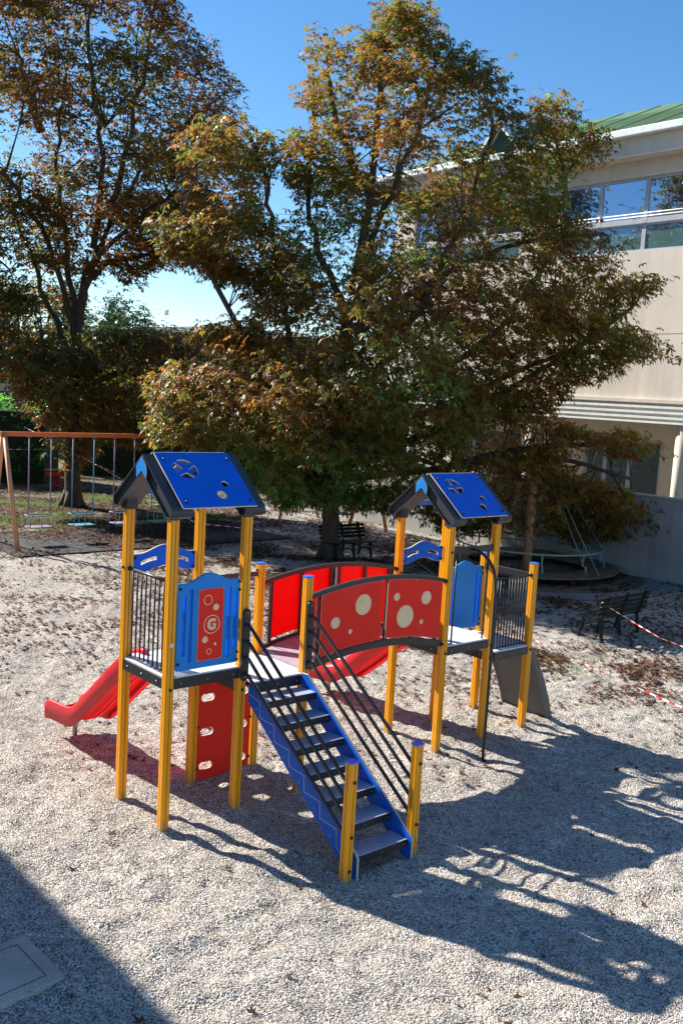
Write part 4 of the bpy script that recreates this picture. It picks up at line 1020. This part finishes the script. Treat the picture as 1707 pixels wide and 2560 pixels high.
ring(1.90, .72, 'mint', 150, 325); ring(1.90, .72, 'sky', -35, 60); ring(1.90, .72, 'mint', 60, 150)
for i in range(4):
    a = R(45+90*i)
for i in range(10):
    a = R(18+36*i); c = 'sky' if 324 <= (18+36*i) or (18+36*i) < 60 else 'mint'
    mb = MB(); mb.tube([(1.95*math.cos(a), 1.95*math.sin(a), .23), (1.97*math.cos(a), 1.97*math.sin(a), .42), (1.84*math.cos(a), 1.84*math.sin(a), .44), (1.88*math.cos(a), 1.88*math.sin(a), .72)], .022, 6); mb.build('rail_support', M[c], cr_)
for i, (deg, c) in enumerate(((-12, 'sky'), (-50, 'mint'), (25, 'sky'), (80, 'mint'), (120, 'lav'), (165, 'mint'), (195, 'salmon'), (150, 'mint'), (235, 'salmon'), (300, 'lav'))):
    a = R(deg); mb = MB(); mb.tube([(2.28*math.cos(a), 2.28*math.sin(a), .23), (.10*math.cos(a), .10*math.sin(a), 3.2)], .010, 6); mb.build('stay_rod', M[c], cr_)
for deg in (-45, 10):
    a = R(deg); mb = MB(); mb.tube([(1.9*math.cos(a), 1.9*math.sin(a), .70), (1.9*math.cos(a+2.4), 1.9*math.sin(a+2.4), .70)], .018, 6); mb.build('chord_tube', M['mint' if deg < 0 else 'sky'], cr_)
# earth bed and concrete edging around it
def ring_sheet(nm, r0, r1, z, m_, k=64, wob=.0, thick=0):
    mb = MB()
    for i in range(k):
        a, b = 2*math.pi*i/k, 2*math.pi*(i+1)/k; f = lambda t: 1+wob*math.sin(3*t+1)+wob*.6*math.sin(7*t)
        mb.add([(r0*math.cos(a), r0*math.sin(a), z), (r1*f(a)*math.cos(a), r1*f(a)*math.sin(a), z), (r1*f(b)*math.cos(b), r1*f(b)*math.sin(b), z), (r0*math.cos(b), r0*math.sin(b), z)], [(0, 1, 2, 3)])
    o = mb.build(nm, m_); o.location = (4.97, 25.22, 0); o['kind'] = 'structure'; return o
ring_sheet('earth_bed', 0.0, 3.02, .010, mat('worn_earth', (.15, .12, .075), .95, var=.45, vscale=4, bump=.8, bscale=30), wob=.0)
ring_sheet('concrete_edging', 3.0, 3.72, .018, concrete('edging_concrete', (.22, .22, .22), .2, .05), wob=.0)

# ------------------------------------------------------------------ concrete access slab, bottom left
ms_ = empty('access_slab', (0, 0, 0), 0, 'square grey concrete access cover let into the gravel', 'manhole cover')
P4 = [Vector((-1.80, 6.52, 0)), Vector((-2.26, 7.02, 0)), Vector((-2.82, 6.50, 0)), Vector((-2.32, 5.96, 0))]
c4 = sum(P4, Vector())/4
def quad_slab(mb, pts, z0, z1): 
    mb.add([(p.x, p.y, z) for z in (z0, z1) for p in pts], [(3, 2, 1, 0), (4, 5, 6, 7), (0, 1, 5, 4), (1, 2, 6, 5), (2, 3, 7, 6), (3, 0, 4, 7)])
ms_.location = c4
M['slab'] = concrete('slab_concrete', (.47, .41, .34), .25, .05)
zb = .035
mb = MB(); quad_slab(mb, [p-c4 for p in P4], -.1, zb); sl_ = mb.build('slab', M['slab'], ms_, bevel=.008)
lid = [(p-c4)*.72 for p in P4]
for i in range(4):
    a, b = lid[i], lid[(i+1) % 4]; mb = MB(); mb.tube([(a.x, a.y, zb), (b.x, b.y, zb)], .0035, 4); mb.build('joint', M['groove'], sl_)
mb = MB(); mb.tube([tuple((lid[0]+lid[2])*.5+Vector((-.02, -.10, zb)) + Vector((.03*math.cos(R(a)), .03*math.sin(R(a)), 0))) for a in range(0, 361, 30)], .006, 5); mb.ball(tuple((lid[0]+lid[2])*.5+Vector((-.02, -.10, zb))), .012); mb.build('lifting_eye', M['groove'], ms_)

# ------------------------------------------------------------------ barrier tape
def tape_mat():
    m = bpy.data.materials.new('barrier_tape'); m.use_nodes = True; nt = m.node_tree; b = nt.nodes['Principled BSDF']; L = nt.links.new
    at = N(nt, 'ShaderNodeAttribute'); at.attribute_name = 'run'; w = N(nt, 'ShaderNodeMath', operation='FRACT'); mu = N(nt, 'ShaderNodeMath', operation='MULTIPLY'); mu.inputs[1].default_value = 3.6
    L(at.outputs['Fac'], mu.inputs[0]); L(mu.outputs[0], w.inputs[0]); g = N(nt, 'ShaderNodeMath', operation='GREATER_THAN'); g.inputs[1].default_value = .5; L(w.outputs[0], g.inputs[0])
    mx = N(nt, 'ShaderNodeMix', data_type='RGBA'); mx.inputs[6].default_value = (.75, .70, .72, 1); mx.inputs[7].default_value = (.60, .012, .02, 1); L(g.outputs[0], mx.inputs[0]); L(mx.outputs[2], b.inputs['Base Color']); b.inputs['Roughness'].default_value = .4
    return m
M['tape'] = tape_mat()
def tape(pts, label, sag=.08, w=.024, twist=5.5, seg=70):
    P = [Vector(p) for p in pts]; tot = sum((P[i+1]-P[i]).length for i in range(len(P)-1)); C = []
    for i in range(len(P)-1):
        L_ = (P[i+1]-P[i]).length; k = max(6, int(seg*L_/tot))
        for j in range(k+(i == len(P)-2)):
            t = j/k; p = P[i].lerp(P[i+1], t); p.z -= sag*L_/4*4*t*(1-t)*.5; C.append(p)
    run = 0; V = []; F = []; A = []
    for i, p in enumerate(C):
        t = (C[min(i+1, len(C)-1)]-C[max(i-1, 0)]).normalized(); side = t.cross(Vector((0, 0, 1))).normalized(); up = side.cross(t)
        if i: run += (C[i]-C[i-1]).length
        a = .5+.6*math.sin(run*twist*.6)+.3*math.sin(run*1.9); d = up*math.cos(a)+side*math.sin(a); nrm = t.cross(d)*.0006
        V += [tuple(p+d*w/2+nrm), tuple(p-d*w/2+nrm), tuple(p-d*w/2-nrm), tuple(p+d*w/2-nrm)]; A += [run]*4
    for i in range(len(C)-1):
        for j in range(4): F.append((i*4+j, i*4+(j+1) % 4, i*4+4+(j+1) % 4, i*4+4+j))
    me = bpy.data.meshes.new('barrier_tape'); me.from_pydata(V, [], F); a = me.attributes.new('run', 'FLOAT', 'POINT'); a.data.foreach_set('value', A); me.materials.append(M['tape'])
    return setp(link('barrier_tape', me), label, 'barrier tape', 'red and white barrier tapes')
tape([(.02, 25.05, .62), (1.9, 23.6, .34), (3.62, 17.1, .12), (4.25, 15.1, .18), (4.95, 13.3, .21), (6.2, 10.2, .6)], 'red and white tape running from the chestnut past the far tower to the lower right', .02)
tape([(5.0, 17.80, .72), (5.4, 15.7, .62), (5.75, 13.9, .75)], 'red and white tape tied to the bench back and running off to the right', .03)
tape([(5.0, 17.78, .82), (4.95, 17.80, .62)], 'short orange red end of tape knotted on the bench back', 0, .045)
tape([(-.50, 25.2, .60), (-3.9, 25.8, .66), (-6.1, 28.6, 1.2), (-9.0, 32.45, 1.85), (-11.3, 34.0, 2.55)], 'red and white tape sagging from the chestnut across to the maple trunk', .01)
tape([(-14.5, 31.5, 1.75), (-9.5, 32.5, 1.95), (-7.2, 31.0, 1.35)], 'thin tape crossing behind the swings on either side of the maple trunk', .01)
tape([(-.45, 25.35, 1.05), (-2.6, 28.5, 1.0), (-4.5, 31.5, 1.2)], 'faded tape rising leftwards from the chestnut behind the bench', .01)

# ------------------------------------------------------------------ toys between the trees
M['toyred'] = mat('toy_red', (.40, .015, .012), .5); M['toyyel'] = mat('toy_yellow', (.55, .25, .02), .5); M['toygreen'] = mat('toy_green', (.05, .50, .06), .35); M['toyblue'] = mat('toy_blue', (.03, .18, .75), .35)
sp = empty('spring_rider', (-11.3, 38.0, 0), R(20), 'red spring rider with a yellow seat beside the maple trunk', 'spring rider')
mb = MB(); mb.tube([(.15*math.cos(t*.7), .15*math.sin(t*.7), t*.45/40) for t in range(41)], .028, 6); mb.build('spring', M['toyred'], sp)
mb = MB(); mb.prism([(-.48, .50), (-.30, .47), (.30, .47), (.42, .62), (.48, .98), (.36, .98), (.28, .72), (-.2, .66), (-.46, .70)], 'y', -.09, .09); mb.build('body', M['toyred'], sp, bevel=.02)
mb = MB(); mb.box((-.46, -.14, .715), (.18, .14, .76)); mb.build('seat', M['toyyel'], sp, bevel=.015)
ld = empty('hanging_toy', (-9.0, 33.35, 0), 0, 'rope of coloured plastic rungs hanging in the maple by the trunk', 'rope toy')
for i, c in enumerate(('toyyel', 'toygreen', 'toyblue', 'toyblue', 'toyred')):
    mb = MB(); x = .12+.16*i; mb.tube([(x, 0, 3.45+.05*math.sin(i)), (x+.02, .02, 3.0-.04*i % 3*.05)], .05, 8); mb.build('rung', M[c], ld)
mb = MB(); mb.tube([(.05, 0, 3.55), (.45, 0, 3.45), (.95, 0, 3.62)], .015, 5); mb.build('rope', M['toyred'], ld)
tb = empty('picnic_table', (-6.9, 34.9, 0), R(30), 'small blue topped table on dark legs between the two big trees', 'table')
mb = MB(); mb.box((-.7, -.4, .72), (.7, .4, .77)); mb.build('table_top', M['sky'], tb, bevel=.01)
for x, y in ((-.55, -.3), (.55, -.3), (.55, .3), (-.55, .3)):
    mb = MB(); mb.tube([(x, y, -.05), (x*.9, y*.9, .72)], .035, 6); mb.build('leg', M['bench'], tb)

# ------------------------------------------------------------------ background: hedge, shrubs, houses
def blob_leaves(root, name, pts, r, ln, wd, k, mtl, tone, spread, per):
    C = np.array(pts); n = len(C); P = np.repeat(C, per, 0) + r.normal(0, 1, (n*per, 3))*np.array(spread); P[:, 2] = np.maximum(P[:, 2], .05)
    A = r.normal(0, 1, P.shape); A[:, 2] = abs(A[:, 2]); A /= np.linalg.norm(A, axis=1, keepdims=True)
    return leaf_mesh(name, P, A, k, ln, wd, .2, np.repeat(tone(C, r), per), r, mtl, root)
hedge_leaf = leaf_mat('hedge_leaf', [(0, (.015, .05, .01)), (.5, (.10, .30, .03)), (1, (.22, .50, .06))], .6, rough=.3)
lime_leaf = leaf_mat('lime_leaf', [(0, (.10, .16, .015)), (.5, (.24, .27, .02)), (1, (.42, .38, .03))], .5)
dark_leaf = leaf_mat('evergreen_leaf', [(0, (.012, .035, .012)), (.5, (.03, .07, .02)), (1, (.07, .13, .035))], .3)
M['core'] = mat('hedge_core_shade', (.012, .022, .008), .95)  # near-black hedge filler, inner shade put into the colour
def hedge(p0, p1, h, th, label, mtl=None, seed=3, per=10, ln=.14):
    r = np.random.default_rng(seed); p0 = Vector(p0); p1 = Vector(p1); L_ = (p1-p0).length; ang = math.atan2(p1.y-p0.y, p1.x-p0.x)
    root = empty('hedge', p0, ang, label, 'hedge')
    mb = MB(); mb.box((.1, -th/2+.2, -.1), (L_-.1, th/2-.2, h-.25)); mb.build('dark_core', M['core'], root)  # solid filler box standing in for the shaded inside of the hedge
    n = int(L_*(h*2+th)*2.6); s = r.random(n)*(2*h+th); x = r.uniform(0, L_, n)
    y = np.where(s < h, -th/2, np.where(s < h+th, -th/2+(s-h), th/2)); z = np.where(s < h, s, np.where(s < h+th, h, h-(s-h-th)))
    z = z*(1+.05*np.sin(x*1.7)+.04*np.sin(x*4.1))
    blob_leaves(root, 'leaves', np.stack([x, y, z], 1), r, ln, ln*.25, 5, mtl or hedge_leaf, lambda C, r: np.clip(.45+r.normal(0, .2, len(C)), 0, 1), (.18, .10, .15), per)
    return root
hedge((-27, 39.0, 0), (-12.2, 40.5, 0), 3.15, 3.4, 'bright green clipped hedge behind the swings at the left edge')
hedge((-12.6, 44.5, 0), (3.2, 47, 0), 2.9, 1.6, 'dark laurel hedge closing the yard behind the two big trees', dark_leaf, 4, 9)
def bush(loc, rx, rz, label, cat, mtl, seed, ncl=120, per=16, ln=.16, stem=.10, base=.2, conic=False, k=5, group=None, tone0=.5):
    r = np.random.default_rng(seed); root = empty(cat.replace(' ', '_'), loc, 0, label, cat, group)
    h = rz*2+base
    mb = MB(); rr = random.Random(seed)
    limb(mb, [(0, 0, -.1), (rr.uniform(-.1, .1), 0, h*.45), (0, 0, h*.86)], stem, stem*.25, 7, 5, .03, rr)
    for i in range(9):
        a = rr.uniform(0, 6.28); z0 = base*.5+h*rr.uniform(.1, .55); f = rr.uniform(.5, .85)
        limb(mb, [(0, 0, z0), (math.cos(a)*rx*f*.5, math.sin(a)*rx*f*.5, z0+rz*.28), (math.cos(a)*rx*f, math.sin(a)*rx*f, z0+rz*.45)], stem*.45, .012, 5, 4, .04, rr)
    mb.build('trunk', M['bark'], root)
    d = r.normal(0, 1, (ncl, 3)); d /= np.linalg.norm(d, axis=1, keepdims=True); q = r.uniform(.45, 1.0, (ncl, 1))**.6
    P = d*q*np.array([rx, rx, rz]); P[:, 2] += base+rz
    if conic: f = np.clip((h-P[:, 2])/h*1.5, .05, 1)[:, None]; P[:, :2] *= f
    lump = 1+.22*np.sin(P[:, 0:1]*2.3/max(rx, 1)*2+seed)+.18*np.cos(P[:, 2:3]*1.9+seed); P[:, :2] *= lump
    blob_leaves(root, 'crown', P, r, ln, ln*.26, k, mtl, lambda C, r: np.clip(tone0+r.normal(0, .2, len(C)), 0, 1), (.12*rx+.12, .12*rx+.12, .10*rz+.1), per)
    return root
bush((-12.4, 52.0, 0), 2.8, 2.2, 'lime yellow autumn tree glowing behind the maple', 'lime tree', lime_leaf, 31, 260, 22, .20, base=.8)
bush((-9.3, 50.5, 0), 1.7, 1.9, 'smaller lime green tree in front of the yellow house', 'lime tree', lime_leaf, 32, 170, 22, .20, base=.5, tone0=.35)
bush((-18.5, 64.0, 0), 2.3, 5.4, 'tall bluish conifer seen through the gap between the big trees', 'conifer', dark_leaf, 33, 200, 20, .24, conic=True, tone0=.7)
bush((-15.2, 63.0, 0), 2.2, 4.7, 'slimmer conifer right of the tall bluish one', 'conifer', dark_leaf, 34, 170, 20, .24, conic=True, tone0=.6)
bush((-13.0, 57.0, 0), 3.0, 3.9, 'dark evergreen in front of the house roof', 'evergreen', dark_leaf, 35, 220, 22, .22, base=.6)
bush((-22.5, 60.0, 0), 4.0, 3.9, 'dark round tree beyond the left hedge', 'evergreen', dark_leaf, 36, 260, 22, .24, base=.6)
bush((2.5, 49.0, 0), 3.0, 2.5, 'dark green shrubby tree behind the chestnut trunk', 'evergreen', dark_leaf, 37, 220, 22, .2, base=.3)
bush((-4.2, 43.5, 0), 1.6, 2.2, 'slender young tree with lime leaves in front of the dark hedge', 'young tree', lime_leaf, 38, 80, 16, .16, base=1.0, tone0=.3)
bush((-2.2, 47.0, 0), 2.6, 2.6, 'low lime shrub left of the chestnut crown centre', 'lime tree', lime_leaf, 39, 170, 20, .18, base=.3, tone0=.1)

def house(loc, rz, w, d, h, rh, wallm, roofm, label, nwin=3):
    root = empty('house', loc, rz, label, 'house')
    mb = MB(); mb.box((0, 0, -.2), (w, d, h)); mb.build('wall', wallm, root)
    mb = MB(); e = .7
    mb.add([(-e, -e, h), (w+e, -e, h), (w+e, d+e, h), (-e, d+e, h), (d/2, d/2, h+rh), (w-d/2, d/2, h+rh), (-e, -e, h-.22), (w+e, -e, h-.22), (w+e, d+e, h-.22), (-e, d+e, h-.22)],
           [(0, 1, 5, 4), (1, 2, 5), (2, 3, 4, 5), (3, 0, 4), (6, 7, 1, 0), (7, 8, 2, 1), (8, 9, 3, 2), (9, 6, 0, 3), (9, 8, 7, 6)])
    r_ = mb.build('roof', roofm, root)
    mb = MB(); mb.box((w*.6, d*.4, h+rh*.3), (w*.6+.5, d*.4+.5, h+rh+.6)); mb.build('chimney', wallm, r_)
    for i in range(nwin):
        for z in (1.0, 4.2)[:1 if h < 5 else 2]:
            x = w*(i+.5)/nwin; mb = MB(); mb.box((x-.5, -.03, z), (x+.5, .02, z+1.4)); f = mb.build('window', M['gutter'], root)
            mb = MB(); mb.box((x-.42, -.045, z+.08), (x+.42, -.031, z+1.32)); mb.build('pane', M['glass'], f)
    return root
house((-14.5, 60, 0), R(4), 14, 9, 7.5, .75, mat('yellow_render', (.75, .52, .08), .85), mat('grey_tiles', (.16, .14, .13), .8, var=.25), 'yellow house with a low grey tiled roof, half hidden behind the trees')
house((-38, 68, 0), R(2), 13.7, 9, 7.2, 2.0, mat('white_render', (.72, .74, .78), .85), mat('red_tiles', (.30, .13, .08), .8, var=.25), 'pale white house beyond the hedge at the left edge')
house((2.0, 70, 0), R(-6), 13, 9, 6.4, 1.8, mat('cream_house_render', (.78, .74, .66), .85), mat('terracotta_tiles', (.33, .15, .09), .8, var=.25), 'white house with a terracotta roof glimpsed through the chestnut crown')
# pergola like beam above the left hedge
pg = empty('pergola', (-15.6, 45.2, 0), R(8), 'pale wooden pergola beam rising behind the left hedge', 'pergola'); M['wood'] = mat('pale_wood', (.62, .50, .33), .7, var=.15)
mb = MB(); mb.box((-3.2, -.06, 3.62), (1.6, .06, 3.92)); mb.build('beam', M['wood'], pg, bevel=.01)
mb = MB(); mb.tube([(-2.6, 0, 3.2), (1.1, .1, 5.35)], .07, 4); mb.build('rafter', M['wood'], pg)
for x in (-2.6, 1.4):
    mb = MB(); mb.box((x-.07, -.07, -.1), (x+.07, .07, 3.62)); mb.build('post', M['wood'], pg)
# overhead wire
mb = MB(); pw = [(-30+40*t, 50-6*t, 7.2-1.6*4*t*(1-t)*.25+.4*t) for t in [i/20 for i in range(21)]]; mb.tube(pw, .012, 4)
setp(mb.build('overhead_cable', M['zinc']), 'thin pale cable crossing in front of the maple crown', 'cable')

# ------------------------------------------------------------------ fallen leaves, turf and pebbles (uncountable)
def scatter(n, f, seed):
    r = np.random.default_rng(seed); out = []
    while sum(len(o) for o in out) < n:
        x = r.uniform(-14, 12, 40000); y = r.uniform(5, 44, 40000); ok = r.random(40000) < f(x, y); out.append(np.stack([x[ok], y[ok]], 1))
    return np.vstack(out)[:n], r
def dens(x, y):
    dc = np.hypot((x-.8)/1.15, (y-22.5)/1.0); d = .75*np.exp(-(dc/5.2)**4)
    dl = np.hypot(x+8, y-32); d = np.maximum(d, .55*np.exp(-(dl/7.5)**4))
    d = np.maximum(d, .17*np.clip((y-12)/6, 0, 1)); d = np.maximum(d, .026*(y > 10.5)); d = np.maximum(d, .0030)
    pt = vnoise(x*1.4+40, y*1.4+40, 8); d = d*np.clip(pt*2.6-.55, .05, 1.6)
    dr = np.exp(-(np.hypot((x-3.6)/2.3, (y-16.0)/2.0))**4)*.80; d = np.maximum(d, dr*np.clip(pt*2.4-.5, .05, 1.3))
    return np.clip(d, 0, 1)*np.where(np.hypot(x-4.97, y-25.2) < 1.5, .3, 1)
def litter(name, n, seed, size, stops, label):
    XY, r = scatter(n, dens, seed); z = gz(XY[:, 0], XY[:, 1])
    u = XY@np.array([Uv.x, Uv.y]); v = XY@np.array([Vv.x, Vv.y]); z = z+np.where((u > 9.25) & (u < 17.55) & (v > -25.8) & (v < -22.2), .037, 0)
    m_ = len(XY); k = 5; an = r.uniform(0, 6.28, m_); sz = size*r.uniform(.45, 1.35, m_)
    tilt = r.normal(0, .35, (m_, 2)); V = np.zeros((m_, 1+2*k, 3)); V[:, 0, 2] = .012
    for i in range(k):
        a = an+(i-(k-1)/2)*.85; L_ = sz*(1-.18*abs(i-2))*r.uniform(.6, 1.1, m_)
        V[:, 1+2*i, 0] = np.cos(a)*L_; V[:, 1+2*i, 1] = np.sin(a)*L_; V[:, 1+2*i, 2] = r.uniform(-.1, .55, m_)*sz*.55
        V[:, 2+2*i, 0] = np.cos(a+.42)*L_*.42; V[:, 2+2*i, 1] = np.sin(a+.42)*L_*.42; V[:, 2+2*i, 2] = r.uniform(0, .35, m_)*sz*.5
    V[..., 2] += V[..., 0]*tilt[:, None, 0]+V[..., 1]*tilt[:, None, 1]; V[..., 2] = np.abs(V[..., 2])+.006
    V[..., 0] += XY[:, None, 0]; V[..., 1] += XY[:, None, 1]; V[..., 2] += z[:, None]
    q = np.arange(m_)[:, None]*(1+2*k); F = []
    for i in range(k):
        F.append(q+[0, 1+2*i, 2+2*i])
        if i < k-1: F.append(q+[0, 2+2*i, 3+2*i])
    F = np.concatenate(F, 1).reshape(-1, 3).astype(np.int32)
    me = bpy.data.meshes.new(name); me.vertices.add(m_*(1+2*k)); me.vertices.foreach_set('co', V.astype(np.float32).ravel()); me.loops.add(F.size); me.loops.foreach_set('vertex_index', F.ravel())
    me.polygons.add(len(F)); me.polygons.foreach_set('loop_start', np.arange(0, F.size, 3, dtype=np.int32)); a = me.attributes.new('tone', 'FLOAT', 'POINT')
    a.data.foreach_set('value', np.repeat(np.clip(r.normal(.45, .25, m_), 0, 1), 1+2*k).astype(np.float32)); me.update(); me.materials.append(leaf_mat(name, stops, .15, rough=.7))
    return setp(link(name, me), label, None, None, 'stuff')
litter('fallen_leaves', 95000, 5, .078, [(0, (.035, .014, .007)), (.45, (.085, .030, .012)), (.75, (.15, .055, .020)), (1, (.36, .15, .05))], 'curled brown leaves strewn over the gravel')

def grass(n, seed):
    r = np.random.default_rng(seed); u = r.uniform(8.0, 18.5, n*3); v = r.uniform(-34, -25.9, n*3); nn = vnoise(u*.9+30, v*.9+60, 12)
    ok = nn > .40; u, v = u[ok][:n], v[ok][:n]; n = len(u); x = u*Uv.x+v*Vv.x; y = u*Uv.y+v*Vv.y
    # two small tufts areas near the bench
    for (cx, cy, rr_, m_) in ((3.9, 15.9, .45, 350), (5.9, 15.6, .25, 120), (6.6, 14.6, .5, 250)):
        x = np.append(x, cx+r.normal(0, rr_, m_)); y = np.append(y, cy+r.normal(0, rr_, m_))
    n = len(x); a = r.uniform(0, 6.28, n); h = r.uniform(.03, .085, n); w_ = .007
    V = np.zeros((n, 3, 3)); V[:, 0, :2] = np.stack([x-np.cos(a)*w_, y-np.sin(a)*w_], 1); V[:, 1, :2] = np.stack([x+np.cos(a)*w_, y+np.sin(a)*w_], 1)
    V[:, 2, 0] = x+r.normal(0, .03, n); V[:, 2, 1] = y+r.normal(0, .03, n); V[:, 2, 2] = h; V[..., 2] += gz(x, y)[:, None]
    me = bpy.data.meshes.new('grass'); me.vertices.add(n*3); me.vertices.foreach_set('co', V.astype(np.float32).ravel()); F = np.arange(n*3, dtype=np.int32); me.loops.add(n*3); me.loops.foreach_set('vertex_index', F)
    me.polygons.add(n); me.polygons.foreach_set('loop_start', np.arange(0, n*3, 3, dtype=np.int32)); at = me.attributes.new('tone', 'FLOAT', 'POINT'); at.data.foreach_set('value', np.repeat(np.clip(r.normal(.5, .25, n), 0, 1), 3).astype(np.float32)); me.update()
    me.materials.append(leaf_mat('grass_blade', [(0, (.05, .11, .015)), (.6, (.13, .22, .03)), (1, (.28, .30, .08))], .4)); return setp(link('grass', me), 'thin turf behind the swings', None, None, 'stuff')
grass(26000, 9)

def pebbles(n, seed):
    """loose stones lying on the gravel sheet near the viewpoint, too many to count"""
    r = np.random.default_rng(seed); k = n*3; y = 5.2+10.5*r.random(k)**1.5; x = r.uniform(-1, 1, k)*(y*.40+.6)+.1
    ok = ~((x < -1.75) & (y < 7.0) & (r.random(k) < .93)); x, y = x[ok][:n], y[ok][:n]; n = len(x); z = gz(x, y)
    z = np.where((x < -1.75) & (x > -2.85) & (y > 5.9) & (y < 7.05), np.maximum(z, .036), z)
    o = np.array([[1,0,0],[-1,0,0],[0,1,0],[0,-1,0],[0,0,1],[0,0,-1]], float); f = np.array([[0,2,4],[2,1,4],[1,3,4],[3,0,4],[2,0,5],[1,2,5],[3,1,5],[0,3,5]])
    s = r.uniform(.0030, .0070, n)[:, None]*r.uniform(.7, 1.3, (n, 3)); s[:, 2] *= .75
    V = o[None]*s[:, None]+r.normal(0, .18, (n, 6, 3))*s[:, None]; a = r.uniform(0, 6.28, n); c_, s_ = np.cos(a)[:, None], np.sin(a)[:, None]
    V = np.stack([V[..., 0]*c_-V[..., 1]*s_+x[:, None], V[..., 0]*s_+V[..., 1]*c_+y[:, None], V[..., 2]+z[:, None]+s[:, 2:3]*.55], -1)
    F = (np.arange(n)[:, None, None]*6+f[None]).reshape(-1, 3).astype(np.int32)
    me = bpy.data.meshes.new('loose_stones'); me.vertices.add(n*6); me.vertices.foreach_set('co', V.astype(np.float32).ravel()); me.loops.add(F.size); me.loops.foreach_set('vertex_index', F.ravel())
    me.polygons.add(len(F)); me.polygons.foreach_set('loop_start', np.arange(0, F.size, 3, dtype=np.int32)); me.polygons.foreach_set('use_smooth', np.ones(len(F), bool))
    at = me.attributes.new('tone', 'FLOAT', 'POINT'); at.data.foreach_set('value', np.repeat(r.random(n), 6).astype(np.float32)); me.update()
    m = leaf_mat('stone', [(0, (.25,.21,.17)), (.2, (.51,.44,.365)), (.45, (.68,.61,.53)), (.7, (.80,.74,.66)), (.92, (.94,.90,.83)), (1, (.65,.49,.34))], 0.0, rough=.8); me.materials.append(m)
    return setp(link('loose_stones', me), 'loose pale pebbles on the gravel', None, None, 'stuff')
pebbles(190000, 17)
